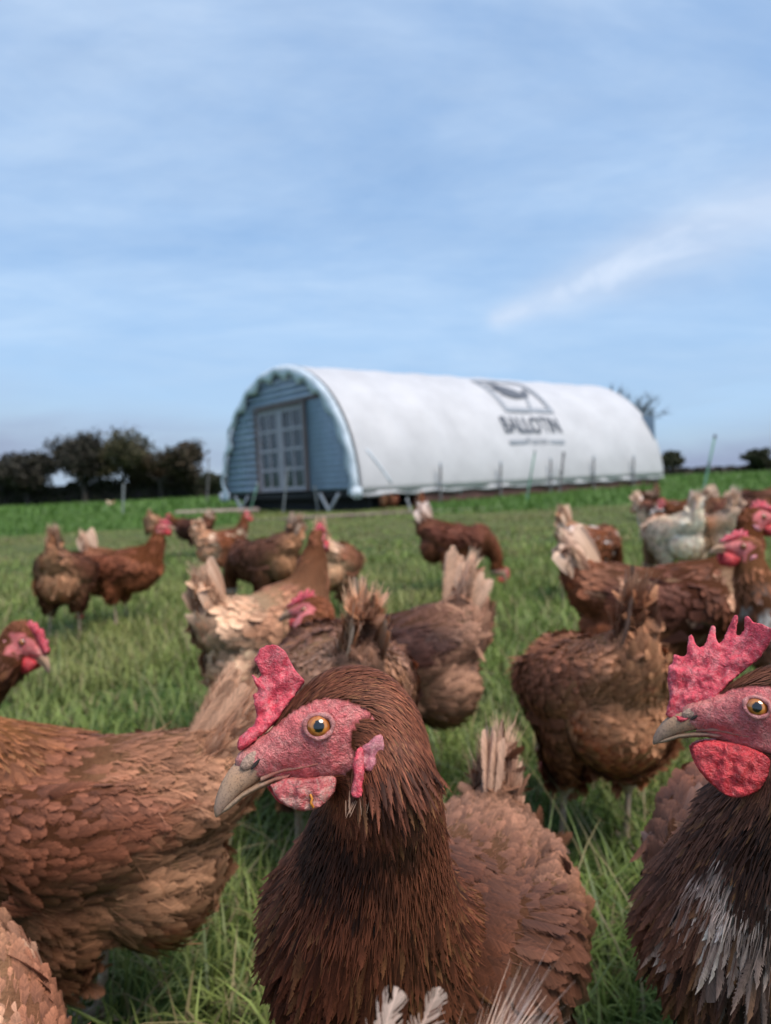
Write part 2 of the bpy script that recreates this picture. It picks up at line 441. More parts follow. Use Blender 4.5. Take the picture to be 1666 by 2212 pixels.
# ----------------------------------------------------------------- hen pieces
_b = bmesh.new(); bmesh.ops.create_icosphere(_b, subdivisions=3, radius=1.0)
ICO_V = np.array([v.co[:] for v in _b.verts]); ICO_F = np.array([[v.index for v in f.verts] for f in _b.faces]); _b.free()
def remesh(V, F, voxel, smooth_it=4, name='tmp'):
    o = mesh_np(name, V, F, [])
    m = o.modifiers.new('r', 'REMESH'); m.mode = 'VOXEL'; m.voxel_size = voxel
    if smooth_it:
        k = o.modifiers.new('s', 'SMOOTH'); k.factor = 0.5; k.iterations = smooth_it
    dg = bpy.context.evaluated_depsgraph_get()
    me = bpy.data.meshes.new_from_object(o.evaluated_get(dg))
    nv = len(me.vertices); V2 = np.empty(nv * 3, np.float32); me.vertices.foreach_get('co', V2); V2 = V2.reshape(-1, 3).astype(float)
    me.calc_loop_triangles(); T = np.empty(len(me.loop_triangles) * 3, np.int32); me.loop_triangles.foreach_get('vertices', T); T = T.reshape(-1, 3)
    Q = [list(p.vertices) for p in me.polygons] if False else None
    nl = len(me.loops); li = np.empty(nl, np.int32); me.loops.foreach_get('vertex_index', li)
    lt = np.empty(len(me.polygons), np.int32); me.polygons.foreach_get('loop_total', lt)
    quads = li.reshape(-1, 4) if np.all(lt == 4) else T
    old = o.data
    bpy.data.objects.remove(o); bpy.data.meshes.remove(old); bpy.data.meshes.remove(me)
    return V2, T, quads
def vnormals(V, T):
    fn = np.cross(V[T[:, 1]] - V[T[:, 0]], V[T[:, 2]] - V[T[:, 0]])
    vn = np.zeros_like(V)
    for k in range(3): np.add.at(vn, T[:, k], fn)
    return nrm(vn), np.linalg.norm(fn, axis=1) * .5
def poly_inside(P, poly):
    poly = np.asarray(poly, float); x, y = P[:, 0], P[:, 1]
    ins = np.zeros(len(P), bool); j = len(poly) - 1
    for i in range(len(poly)):
        xi, yi = poly[i]; xj, yj = poly[j]
        c = ((yi > y) != (yj > y)) & (x < (xj - xi) * (y - yi) / (yj - yi + 1e-12) + xi)
        ins ^= c; j = i
    return ins
def catmull(pts, n):
    P = np.asarray(pts, float); P = np.vstack([2 * P[0] - P[1], P, 2 * P[-1] - P[-2]])
    out = []
    for i in range(1, len(P) - 2):
        for t in np.linspace(0, 1, n, endpoint=False):
            a, b, c, d = P[i - 1], P[i], P[i + 1], P[i + 2]
            out.append(.5 * ((2 * b) + (-a + c) * t + (2 * a - 5 * b + 4 * c - d) * t * t + (-a + 3 * b - 3 * c + d) * t ** 3))
    out.append(P[-2]); return np.array(out)

# head drawn in a plane: x back-to-front reversed, y down, origin at the eye (800, 635); HK metres per unit
HK = 6.94e-5
def hp(x, y): return np.array([-(x - 800) * HK, -(y - 635) * HK])
FACE = [(230, 830), (262, 740), (400, 660), (520, 640), (545, 600), (640, 535), (720, 492), (830, 462), (960, 470), (1080, 515),
        (1165, 575), (1150, 600), (1080, 575), (1020, 620), (1000, 720), (1020, 780), (1040, 860), (990, 925), (850, 960), (700, 985), (560, 990), (480, 985), (330, 960)]
COMB1 = [(262, 800), (268, 715), (310, 672), (372, 630), (384, 560), (362, 470), (345, 428), (352, 414), (390, 445), (402, 430), (372, 370), (335, 300),
         (334, 286), (372, 318), (408, 352), (414, 320), (372, 235), (343, 200), (350, 182), (385, 205), (392, 185), (372, 150), (378, 122), (404, 118), (440, 104),
         (510, 108), (562, 146), (600, 215), (640, 280), (700, 335), (640, 420), (585, 500), (520, 600), (420, 690), (330, 765)]
COMB_MID = [(262, 800), (268, 700), (330, 640), (340, 540), (380, 500), (430, 520), (450, 430), (490, 300), (530, 290), (550, 400), (590, 330), (640, 190), (690, 190),
            (700, 320), (740, 290), (790, 170), (840, 180), (840, 320), (900, 270), (950, 300), (920, 400), (840, 440), (740, 460), (640, 500), (520, 600), (420, 690), (330, 765)]
WATT1 = [(498, 1000), (540, 985), (600, 960), (700, 960), (820, 950), (905, 945), (922, 985), (905, 1050), (850, 1110), (770, 1150), (690, 1152), (600, 1118), (545, 1070)]
WATT_F = [(470, 1000), (600, 950), (820, 945), (900, 960), (905, 1080), (840, 1210), (740, 1290), (640, 1280), (540, 1200), (480, 1090)]
LOBE1 = [(1080, 760), (1120, 735), (1170, 690), (1205, 685), (1222, 740), (1218, 810), (1190, 860), (1140, 905), (1095, 905), (1085, 860)]
LOBE2 = [(1062, 765), (1085, 770), (1088, 860), (1092, 930), (1078, 985), (1085, 1030), (1070, 1062), (1020, 1062), (1008, 1040), (1030, 960), (1020, 880), (1035, 800)]

def fleshy(name, poly2, thick, frame, c0, mat, parent, voxel=0.0011, bend=None, lod=0, rnd=False):
    """thick rounded flap from an outline in the head plane; c0 = sideways offset (m)"""
    E, A, B, C = frame
    P = np.asarray(poly2, float)
    if rnd:
        Pc = catmull(np.vstack([P[-1:], P, P[:2]]), 4); P = Pc[4:-5]
    n = len(P)
    bm = bmesh.new()
    vs = [bm.verts.new((p[0], p[1], -thick * .5)) for p in P]
    f = bm.faces.new(vs)
    r = bmesh.ops.extrude_face_region(bm, geom=[f])
    for v in [g for g in r['geom'] if isinstance(g, bmesh.types.BMVert)]: v.co.z += thick
    bmesh.ops.recalc_face_normals(bm, faces=bm.faces); bmesh.ops.triangulate(bm, faces=bm.faces)
    bm.verts.ensure_lookup_table(); bm.verts.index_update()
    V = np.array([v.co[:] for v in bm.verts]); T = np.array([[v.index for v in q.verts] for q in bm.faces]); bm.free()
    q = T
    if lod == 0:
        V, T, q = remesh(V, T, voxel, 3)
        V[:, 2] *= 1.0 + .28 * noise3(V, 60, 5)
        V[:, 2] += .0011 * noise3(V * np.array([1, .4, 0]), 110, 6) + .0006 * noise3(V * np.array([1, 1, 0]), 190, 8)
        V += .00035 * noise3(V, 300, 9)[:, None]
    else:
        pass
    if bend is not None: V = bend(V)
    W = E + V[:, 0:1] * A + V[:, 1:2] * B + (V[:, 2:3] + c0) * C
    return mesh_np(name, W, q, mat, smooth=(lod == 0), parent=parent)

def loft_beak(stations, frame, seg, cols):
    E, A, B, C = frame
    V = []; cc = []
    for (t, b, hw), col in zip(stations, cols):
        t = hp(*t); b = hp(*b); m = (t + b) / 2; r = (t - b) / 2; hw = hw * HK
        for k in range(seg):
            a = 2 * math.pi * k / seg
            p = m + r * math.cos(a)
            V.append(E + p[0] * A + p[1] * B + hw * math.sin(a) * C); cc.append(col)
    F = []
    for i in range(len(stations) - 1):
        for k in range(seg):
            a = i * seg + k; b2 = i * seg + (k + 1) % seg
            F.append((a, b2, b2 + seg, a + seg))
    V.append(np.mean(V[-seg:], axis=0)); cc.append(cols[-1]); tip = len(V) - 1
    tri = [((len(stations) - 1) * seg + k, (len(stations) - 1) * seg + (k + 1) % seg, tip) for k in range(seg)]
    return np.array(V), [np.array(F), np.array(tri)], np.array(cc)
UP_ST = [((400, 800), (600, 930), 76), ((330, 815), (540, 935), 84), ((268, 850), (462, 946), 84), ((212, 918), (376, 1003), 72), ((168, 998), (296, 1058), 54), ((141, 1078), (226, 1128), 37), ((132, 1144), (182, 1186), 23), ((140, 1195), (155, 1206), 8)]
UP_C = [(.46, .12, .10), (.44, .18, .13), (.46, .26, .16), (.46, .27, .16), (.40, .245, .15), (.27, .175, .125), (.25, .16, .115), (.42, .29, .18)]
LO_ST = [((660, 905), (570, 985), 86), ((550, 932), (505, 998), 78), ((420, 985), (418, 1038), 62), ((308, 1050), (325, 1082), 44), ((216, 1128), (232, 1156), 26), ((168, 1178), (170, 1190), 8)]
LO_C = [(.36, .08, .07), (.30, .11, .075), (.27, .15, .085), (.27, .17, .10), (.29, .20, .13), (.32, .24, .17)]

# ----------------------------------------------------------------- colour sets (pigment, linear)
BLK = (.022, .012, .010); DKB = (.060, .024, .015); BRN = (.125, .050, .026); RED = (.19, .066, .028)
MID = (.24, .105, .055); TAN = (.37, .20, .105); BLD = (.50, .31, .19); CRM = (.62, .47, .33); WHT = (.74, .67, .60); GRY = (.30, .22, .18)
def style(head=RED, neck=RED, hack=BRN, breast=BRN, back=BRN, rump=MID, fluff=TAN, wing=BRN, tail=CRM, tip=1.35, mott=None, mamt=0.0, under=DKB, tail2=None, throat=None):
    return dict(head=np.array(head), neck=np.array(neck), hack=np.array(hack), breast=np.array(breast), back=np.array(back), rump=np.array(rump),
                fluff=np.array(fluff), wing=np.array(wing), tail=np.array(tail), tail2=np.array(tail2 if tail2 is not None else tail), tip=tip,
                mott=None if mott is None else np.array(mott), mamt=mamt, under=np.array(under), throat=None if throat is None else np.array(throat))
LEG_COL = np.array((.46, .35, .25))

def rotY(a):
    c, s = math.cos(a), math.sin(a)
    return np.array([[c, 0, s], [0, 1, 0], [-s, 0, c]])
def rotZ(a):
    c, s = math.cos(a), math.sin(a)
    return np.array([[c, -s, 0], [s, c, 0], [0, 0, 1]])

POSE = {  # neck points (x,y,z,r), eye point, head pitch of the drawing plane (deg), head yaw (deg)
    'up': ([(.122, 0, .300, .050), (.142, 0, .342, .038), (.150, 0, .372, .031)], (.172, 0, .418), 27, 0),
    'low': ([(.135, 0, .272, .050), (.170, 0, .292, .037), (.190, 0, .305, .031)], (.222, 0, .335), 18, 0),
    'down': ([(.142, 0, .245, .050), (.180, 0, .205, .037), (.197, 0, .165, .030)], (.232, 0, .120), -33, 0),
}
def hen(label, x, y, yaw, scale=1.0, pitch=0.0, pose='up', st=None, lod=1, seed=0, head_yaw=None, head=None, neck=None, comb=COMB_MID, watt=WATT_F,
        voxel=None, tail_up=58.0, tail_len=.108, dusty=False, head_scale=1.0, group='laying hens in the field', z=None, fat=1.0, twin_lobe=False, leg_lift=0.0, spots=(), n2_end=2.0, tail_n=0, head_pitch=None, tail_w=.026, tail_fray=.45, dens=1.0, fill=1.0, tail_hair=None):
    rng = np.random.default_rng(seed); st = st or style()
    z0 = (G(x, y) if z is None else z) - 0.004
    root = empty('hen', (x, y, z0), yaw, scale)
    tag(root, label, 'hen', group)
    Mw = np.array(Matrix.Translation((x, y, z0)) @ Matrix.Rotation(yaw, 4, 'Z') @ Matrix.Scale(scale, 4)); Mi = np.linalg.inv(Mw)
    toL = lambda p: (Mi @ np.array([*p, 1.0]))[:3]
    toLv = lambda v: nrm((Mi[:3, :3] @ np.array(v)))
    PV = np.array([0, 0, .22]); RP = rotY(R(pitch))
    pr = lambda p: RP @ (np.asarray(p, float) - PV) + PV
    # ---- head frame
    nk, eye, hpitch, hyaw = POSE[pose]
    if head_yaw is not None: hyaw = head_yaw
    if head_pitch is not None: hpitch = head_pitch
    if head is not None:                       # world eye-plane point and axes
        E = toL(head[0]); A, B, C = (toLv(v) for v in head[1:4])
        hs = head_scale / scale
        nk = [(*toL(p[:3]), p[3] / scale) for p in neck]
    else:
        hs = head_scale
        E = pr(eye); a = R(hpitch)
        A = RP @ np.array([math.cos(a), 0, math.sin(a)]); B = RP @ np.array([-math.sin(a), 0, math.cos(a)]); C = np.array([0, 1., 0])
        rz = rotZ(R(hyaw)); A, B, C = rz @ A, rz @ B, rz @ C
        nk = [(*pr(p[:3]), p[3]) for p in nk]
    A, B, C = A * hs, B * hs, C * hs
    frame = (E, A, B, C)
    H = lambda hx, hy, c=0.0: E + hp(hx, hy)[0] * A + hp(hx, hy)[1] * B + c * HK * C
    # ---- body volume from overlapping ellipsoids
    S = []   # centre, 3 axes
    I3 = np.eye(3)
    body = [(-.158, .292, .030, .036), (-.115, .268, .062, .062), (-.055, .240, .081, .083), (.008, .226, .088 * fat, .092), (.058, .230, .083 * fat, .089), (.100, .256, .068, .072)]
    bc = catmull(body, 5)
    for b in bc:
        r = np.array([b[3] * 1.02, b[2], b[3]])
        S.append((pr((b[0], 0, b[1])), RP @ np.diag(r)))
    tdir = np.array([-math.cos(R(tail_up)), 0, math.sin(R(tail_up))])
    for q in np.linspace(0, 1, 6): S.append((pr(np.array([-.140, 0, .292]) + tdir * q * tail_len * .55), RP @ np.diag((.030, .026, .034)) * (1 - .55 * q)))
    # rear fluff, thighs
    S.append((pr((-.092, 0, .196)), RP @ np.diag((.064, .078, .072))))
    for sy in (-1, 1):
        for (wx, wy, wz, ra, rb) in catmull([(.085, .050, .258, .036, .036), (.045, .070, .252, .032, .046), (-.01, .078, .248, .031, .054), (-.065, .070, .254, .028, .049), (-.125, .046, .270, .020, .032)], 4):
            S.append((pr((wx, sy * wy * (.94 + .06 * fat), wz)), RP @ np.diag((.040, ra, rb))))
        lx = -.012 + leg_lift * sy
        for (px, pz, r) in ((-.02, .190, .048), (-.015 + lx * .3, .160, .042), (lx * .6 - .01, .132, .031), (lx - .008, .108, .019)):
            S.append((np.array((px, sy * .050, pz)), np.diag((r, r * .9, r))))
        for t in np.linspace(0, 1, 16):
            S.append((np.array((lx - .008 + .010 * t, sy * .052, .105 - .093 * t)), np.diag((.0075, .0070, .0085))))
        for (ang, L, n) in ((0, .062, 12), (.55, .055, 11), (-.55, .055, 11), (math.pi, .028, 6)):
            for t in np.linspace(0, 1, n):
                S.append((np.array((lx + .002 + math.cos(ang) * L * t, sy * .052 + math.sin(ang) * L * t, .0095 - .003 * t)), np.diag((.0062, .0062, .0060)) * (1 - .3 * t)))
    hb = [(960, 570, 320, 262), (800, 660, 262, 245), (620, 755, 178, 180), (480, 815, 132, 138), (390, 840, 108, 112), (1080, 560, 318, 262), (1180, 640, 305, 262), (1230, 760, 310, 268)]
    cat_h = catmull([hb[4], hb[3], hb[2], hb[1], hb[0], hb[5], hb[6], hb[7]], 4)
    Hm = np.stack([A, B, C], 1)
    for q in ((330, 862, 88, 94), (400, 880, 96, 98), (480, 890, 96, 96), (650, 890, 105, 92), (760, 880, 135, 132), (880, 850, 150, 190), (560, 900, 92, 84)): S.append((H(q[0], q[1]), Hm @ np.diag((q[2], q[2], q[3])) * HK))
    for q in cat_h:
        S.append((H(q[0], q[1]), Hm @ np.diag((q[2], q[2], q[3])) * HK))
    nape = H(1260, 900); napr = 315 * HK * np.linalg.norm(A)
    chain = [(*nape, napr)] + [p for p in nk[::-1]] + [(*pr((.09, 0, .258)), .070)]
    cc = catmull(chain, 7)
    for q in cc: S.append((q[:3], I3 * q[3]))
    n0 = np.array(nk[0]); b0 = np.array([*pr((.000, 0, .250)), .078 * fill])
    for q in np.linspace(.15, .9, 6): m_ = n0 * (1 - q) + b0 * q; S.append((m_[:3], I3 * m_[3] * (.93 + .05 * q)))
    Vs = np.concatenate([c[None] + ICO_V @ m.T for c, m in S]); Fs = np.concatenate([ICO_F + i * len(ICO_V) for i in range(len(S))])
    vox = voxel or {0: .0024, 1: .0085, 2: .014}[lod]
    V, T, Q = remesh(Vs, Fs, vox / scale, {0: 5, 1: 4, 2: 2}[lod])
    vn, ta = vnormals(V, T)
    # ---- spine for feather flow
    sp = [(H(q[0], q[1]), 0.0 + .9 * i / len(cat_h)) for i, q in enumerate(cat_h)]
    sp += [(q[:3], 1.0 + .98 * i / len(cc)) for i, q in enumerate(cc)]
    sp += [(pr((b[0], 0, b[1])), 2.0 + .98 * i / len(bc)) for i, b in enumerate(bc[::-1])]
    sp += [(pr(np.array([-.150, 0, .300]) + tdir * q * tail_len * .6), 2.985 + .01 * q) for q in (.35, .7, 1.0)]
    SPp = np.array([p for p, _ in sp]); SPs = np.array([s for _, s in sp])
    tg = np.gradient(SPp, axis=0)
    tg[:len(cat_h)] = np.stack([np.mean(tg[max(0, i - 2):i + 3], 0) for i in range(len(cat_h))]); tg = nrm(tg)
    def classify(P, flow=False):
        d = np.empty(len(P), int)
        for k in range(0, len(P), 20000):
            d[k:k + 20000] = np.argmin(((P[k:k + 20000, None, :] - SPp[None]) ** 2).sum(-1), 1)
        if not flow: return SPs[d], None, P - SPp[d]
        T_ = np.empty((len(P), 3))
        for k in range(0, len(P), 8000):
            dd = ((P[k:k + 8000, None, :] - SPp[None]) ** 2).sum(-1); w = 1.0 / (dd + 1e-4) ** 3; w /= w.sum(1, keepdims=True)
            T_[k:k + 8000] = w @ tg
        return SPs[d], nrm(T_ * .6 + tg[d] * .4), P - SPp[d]
    def head_uv(P):
        q = P - E; h2 = float(A @ A)
        a = q @ A / h2; b = q @ B / h2; c = q @ C / h2
        return np.stack([800 - a / HK, 635 - b / HK], 1), c / HK
    # ---- skin colour
    sreg, _, _ = classify(V); uv, cl = head_uv(V)
    col = np.broadcast_to(st['under'], (len(V), 3)).copy()
    col *= (1 + .25 * noise3(V, 40, seed + 1))[:, None]
    near_head = np.linalg.norm(V - E, axis=1) < .075 * hs
    bare = near_head & poly_inside(uv, FACE)
    fn = noise3(V / hs, 55, seed + 2) * .5 + noise3(V / hs, 160, seed + 3) * .5
    face_c = np.array((.60, .125, .125))[None] * (1 + .30 * fn)[:, None]
    dustf = np.clip((520 - uv[:, 0]) / 260, 0, 1) * .7 * np.clip(.6 + fn, 0, 1)
    face_c = face_c * (1 - dustf[:, None]) + np.array((.40, .25, .20)) * dustf[:, None]
    low = np.clip((uv[:, 1] - 830) / 120, 0, 1) * np.clip((uv[:, 0] - 650) / 200, 0, 1)
    face_c *= (1 - .35 * low)[:, None]
    col[bare] = face_c[bare]
    leg = V[:, 2] < .104
    col[leg] = LEG_COL * (1 + .2 * np.sin(V[leg, 2] * 1900) * .5 + .15 * noise3(V[leg], 120, 7))[:, None]
    if lod == 0:                               # wrinkles on the bare face
        V[bare] += vn[bare] * (.00035 * noise3(V[bare], 330, 3) + .0005 * noise3(V[bare], 120, 4))[:, None]
    body_geo = (V, Q, col, bare, leg)
    # ---- plumage
    tri_c = V[T].mean(1); ts, _, _ = classify(tri_c)
    tuv, _ = head_uv(tri_c)
    nh = np.linalg.norm(tri_c - E, axis=1) < .075 * hs
    tbare = (nh & poly_inside(tuv, FACE)) | (tri_c[:, 2] < .104)
    tbare |= nh & (tuv[:, 0] < 420) & (tuv[:, 1] > 640)
    GN = 1.0 if lod == 0 else 1.16
    fe = Feathers(GN); FM = M['vane'] if (lod == 0 or voxel) else None
    def pick(mask, cell):
        cell = cell * dens
        ix = np.nonzero(mask & ~tbare)[0]
        if len(ix) == 0: return None
        ar = ta[ix]; n = int(ar.sum() / cell ** 2 * 1.9) + 4
        tt = ix[rng.choice(len(ix), n, p=ar / ar.sum())]
        r1 = np.sqrt(rng.random(n)); r2 = rng.random(n)
        w = np.stack([1 - r1, r1 * (1 - r2), r1 * r2], 1)
        P = (V[T[tt]] * w[:, :, None]).sum(1); Nn = nrm((vn[T[tt]] * w[:, :, None]).sum(1))
        key = np.floor(P / cell).astype(np.int64); key = key[:, 0] * 73856093 ^ key[:, 1] * 19349663 ^ key[:, 2] * 83492791
        _, u = np.unique(key, return_index=True)
        return P[u], Nn[u]
    SPT = [(toL(q[0]), q[1] / scale, np.array(q[2]), q[3]) for q in spots]
    sst = lambda e0, e1, v: np.clip((v - e0) / (e1 - e0), 0, 1) ** 2 * (3 - 2 * np.clip((v - e0) / (e1 - e0), 0, 1))
    lp = lambda a, b, t: a * (1 - t[:, None]) + b * t[:, None]
    def colour(P, s, rel):
        up = sst(-.035, .045, rel[:, 2])
        hc = lp(st['head'][None], st['neck'][None], np.clip(s, 0, 1)); nc = lp(st['neck'][None], st['hack'][None], np.clip((s - 1) * 1.2, 0, 1))
        bt = np.clip((s - 2) * 1.1, 0, 1)
        top = lp(st['back'][None], st['rump'][None], sst(.45, .95, bt)); bot = lp(st['breast'][None], st['fluff'][None], sst(.35, .75, bt))
        side = sst(.055, .085, np.abs(rel[:, 1])) * sst(-.03, .01, rel[:, 2]) * sst(.1, .3, bt)
        bc_ = lp(lp(bot, top, up), st['wing'][None], side)
        nb_ = np.where((s < 1)[:, None], hc, nc)
        blend = sst(1.7, 2.1, s)
        c = lp(nb_, bc_, blend)
        nz = noise3(P, 9, seed + 11) * .5 + noise3(P, 30, seed + 12) * .5
        c = c * (1 + .28 * nz)[:, None]
        if st['mott'] is not None:
            k = sst(.25, .6, noise3(P, 11, seed + 13) + st['mamt'] - .35) * sst(1.35, 1.8, s)
            k = np.clip(k * (.35 + 1.1 * rng.random(len(P))), 0, 1)
            c = lp(c, st['mott'][None], k)
        for (sp_, rad_, sc_, amt_) in SPT:
            dd = np.linalg.norm(P - sp_, axis=1) / rad_ + .35 * noise3(P, 38, seed + 21)
            gate = 1.0 if max(sc_) < .1 else sst(-.1, .35, noise3(P, 34, seed + 31) + .5 * (rng.random(len(P)) - .5))
            c = lp(c, sc_[None], (1 - sst(.55, 1.15, dd)) * amt_ * (.6 + .4 * rng.random(len(P))) * gate)
        return c
    bV, bQ, bcol, bbare, bleg = body_geo
    s_, _, rel_ = classify(bV); cover_c = colour(bV, s_, rel_) * .6; plain = ~(bbare | bleg); bcol[plain] = cover_c[plain]  # skin under the feathers darkened too, painting depth into the gaps
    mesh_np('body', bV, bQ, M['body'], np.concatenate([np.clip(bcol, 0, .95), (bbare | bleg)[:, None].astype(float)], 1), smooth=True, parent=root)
    BV = BVHTree.FromPolygons(bV.tolist(), T.tolist()) if (lod == 0 or (lod == 1 and voxel)) else None
    def lay(mask, cell, tpl, W, L, lift, sag=0.0, jit=.12, tipk=None, var=.18, sink=.001, tipcol=None, fray=.3, dark=.62, gold=0.0):
        r = pick(mask, cell)
        if r is None: return
        P, Nn = r; s, t, rel = classify(P, True)
        n = len(P)
        g = np.zeros((n, 3)); g[:, 2] = -1
        Y = t + g * (sag * (s > 1.9))[:, None] + rng.normal(0, jit, (n, 3))
        Y = nrm(Y - (Y * Nn).sum(1, keepdims=True) * Nn)
        lf = lift + rng.normal(0, .03, n)
        Y = nrm(Y + Nn * np.tan(lf)[:, None])
        szv = 1 + .16 * noise3(P, 7, seed + 41) + .18 * (s > 2.55) * (rel[:, 2] < .03)
        Lr = L * (1 + rng.normal(0, .18, n)) * szv
        if BV is not None:                     # keep every feather above the skin along its length
            for tt in (.5, 1.0):
                q_ = P + Y * (Lr * tt)[:, None]; mg = .0006 + .045 * L * tt
                need = np.zeros(n)
                for i_ in range(n):
                    lo_, no_, _, _ = BV.find_nearest(q_[i_])
                    need[i_] = mg - (q_[i_, 0] - lo_[0]) * no_[0] - (q_[i_, 1] - lo_[1]) * no_[1] - (q_[i_, 2] - lo_[2]) * no_[2]
                need = np.clip(need, 0, L * .9) / (Lr * tt)
                Y = nrm(Y + Nn * need[:, None])
        Z = nrm(Nn + rng.normal(0, .06, (n, 3)))
        c = colour(P, s, rel) * (1 + rng.normal(0, var, n))[:, None]
        c = np.clip(c, .004, .9); k = tipk or st['tip']
        c2 = np.clip(c * k, 0, .85) if tipcol is None else np.clip(c * (1 - tipcol[1]) + np.array(tipcol[0]) * tipcol[1], 0, .85)
        if gold:
            gk = rng.random(n) < gold; c2 = c2.copy(); c2[gk] = c2[gk] * .4 + np.array((.42, .215, .085)) * .6
        fe.add(tpl, P - Nn * sink, Y, Z, W * (1 + rng.normal(0, .18, n)) * szv, Lr, c * (1 - (1 - dark) * np.clip(1 - 1.5 * c.mean(1), 0.1, 1))[:, None], c2, rng, fray)  # darker roots: feather pattern plus painted shade for depth between feathers
    # regions of the surface
    hd = (ts < 1.08); n1 = (ts >= .93) & (ts < 1.45); n2 = (ts >= 1.38) & (ts < n2_end); bd = ts >= n2_end - .14
    tl = tri_c[:, 2]
    rear = bd & ((ts > 2.66) | ((tl < .20) & (ts > 2.4)))
    bdm = bd & ~rear
    if lod == 0:
        lay(hd, .00094, HAIR, .00058, .0085, .07, jit=.10, tipk=1.7, var=.34, sink=.0004, gold=.06)
        lay(n1, .0023, HAIR, .0007, .015, .07, jit=.09, tipk=1.5, var=.35, sink=.0006)
        lay(n1, .0026, HACK, .0042, .022, .08, jit=.09, tipk=1.8, var=.34, fray=.45, dark=.42, gold=.15)
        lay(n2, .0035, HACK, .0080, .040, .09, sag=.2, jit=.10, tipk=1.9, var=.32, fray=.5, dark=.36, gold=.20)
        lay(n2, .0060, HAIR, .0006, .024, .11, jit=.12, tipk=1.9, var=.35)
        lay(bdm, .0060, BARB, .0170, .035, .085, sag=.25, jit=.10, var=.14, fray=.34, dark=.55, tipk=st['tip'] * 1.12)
        lay(bdm, .0075, HAIR, .0005, .018, .12, sag=.25, jit=.2, tipk=1.5, var=.25)
        lay(rear, .0062, FLUFF, .0155, .032, .09, sag=.40, jit=.13, var=.11, fray=.5, dark=.6)
        lay(rear, .0060, HAIR, .0006, .022, .16, sag=.40, jit=.25, tipk=1.35, var=.16)
    elif lod == 1 and voxel:
        lay(hd, .0030, SOLID, .0028, .011, .08, jit=.08, var=.2, fray=.1)
        lay(n1, .0044, HACK, .0045, .024, .08, jit=.08, var=.22, fray=.5, dark=.55, gold=.1)
        lay(n2, .0050, HACK, .0070, .034, .09, jit=.10, var=.22, fray=.5, dark=.5, gold=.15)
        lay(bdm, .0084, BARB, .0180, .032, .08, sag=.25, jit=.11, var=.11, fray=.5, dark=.64, tipk=st['tip'] * 1.15)
        lay(rear, .0082, FLUFF, .0170, .030, .06, sag=.45, jit=.14, var=.10, fray=.6, dark=.74)
        lay(rear, .0060, HAIR, .0010, .022, .16, sag=.45, jit=.3, tipk=1.3, var=.16)
    elif lod == 1:
        lay(hd, .0046, SOLID, .0044, .012, .08, jit=.1, var=.16)
        lay(n1, .0068, SOLID, .0078, .024, .08, jit=.1, var=.18)
        lay(n2, .0080, SOLID, .0110, .034, .09, jit=.1, var=.18)
        lay(bdm, .0105, SOLID, .022, .032, .045, sag=.25, jit=.10, var=.11, dark=.74)
        lay(rear, .0105, SOLID, .020, .032, .06, sag=.45, jit=.16, var=.10, dark=.8)
        lay(rear, .0085, HAIR, .0018, .024, .16, sag=.4, jit=.3, tipk=1.25, var=.14)
    else:
        lay(hd, .009, SOLID, .009, .018, .10, var=.14)
        lay(n1 | n2, .011, SOLID, .015, .032, .10, var=.14)
        lay(bdm, .015, SOLID, .030, .042, .10, sag=.25, var=.14)
        lay(rear, .015, SOLID, .028, .042, .15, sag=.45, jit=.25, var=.14)
    fe.build('plumage', root, 'stuff', FM)
    # ---- wings: layered coverts and flight feathers
    for sy in (-1, 1):
        wf = Feathers(GN); tp = LONG if lod == 0 or voxel else LONGS
        k = 16 if lod < 2 else 6
        for row, (n, L, W, zz, xx) in enumerate(((k, .105, .024, .236, .010), (k, .075, .022, .250, .032), (k - 2, .055, .020, .262, .052))):
            j = np.arange(n) / max(n - 1, 1)
            P = np.stack([xx - .085 * j, sy * (.1045 * (.95 + .05 * fat) - .014 * j + .0015 * row), zz + .006 - .040 * (1 - j) * (1 - .18 * row) + .034 * j], 1)
            Y = np.stack([-np.ones(n), -sy * (.30 + .28 * j), -.03 - .12 * j], 1)
            Z = np.tile(np.array([0, sy, .25]), (n, 1))
            P = np.array([pr(p) for p in P]); Y = Y @ RP.T; Z = Z @ RP.T
            c = st['wing'][None] * (1 + rng.normal(0, .08, n))[:, None]
            if st['mott'] is not None and st['mamt'] > .5:
                kk = rng.random(n) < .2; c[kk] = st['mott']
            wf.add(tp, P, Y + rng.normal(0, .03, (n, 3)), Z, np.full(n, W), L * (1 + rng.normal(0, .06, n)), np.clip(c * .85, .004, .9), np.clip(c * st['tip'] * 1.1, 0, .85), rng)
        wf.build('wing', root, None, FM)
    # ---- tail: a tent of broad feathers and a collar of coverts
    tf = Feathers(GN); tp = LONG if lod == 0 or voxel else LONGS
    for sy in (-1, 1):
        n = tail_n or (10 if lod < 2 else 6)
        j = np.arange(n) / (n - 1)
        ang = R(tail_up) + R(11) - R(26) * j
        P = np.stack([-.150 + .030 * (1 - j), sy * (.004 + .017 * j), .300 + .006 * (1 - j) - .012 * j], 1)
        Y = np.stack([-np.cos(ang), sy * (.00 + .05 * j), np.sin(ang)], 1) + rng.normal(0, .035, (n, 3))
        Z = np.stack([np.sin(ang) * .25, np.full(n, sy * 1.0), np.full(n, .15)], 1)
        P = np.array([pr(p) for p in P]); Y = Y @ RP.T; Z = Z @ RP.T
        c = (st['tail2'][None] * (1 - j[:, None] * .2) + 0) * (1 + rng.normal(0, .05, n))[:, None]
        tf.add(tp, P, Y, Z, np.full(n, tail_w), tail_len * (1 - .22 * j) * (1 + rng.normal(0, .05, n)), np.clip(c * .95, 0, .9), np.clip(st['tail'][None] * np.ones((n, 1)), 0, .9), rng, tail_fray)
    n = 130 if lod == 0 else (130 if lod == 1 else 44)
    th = rng.random(n) * 2 * math.pi; q = rng.random(n)
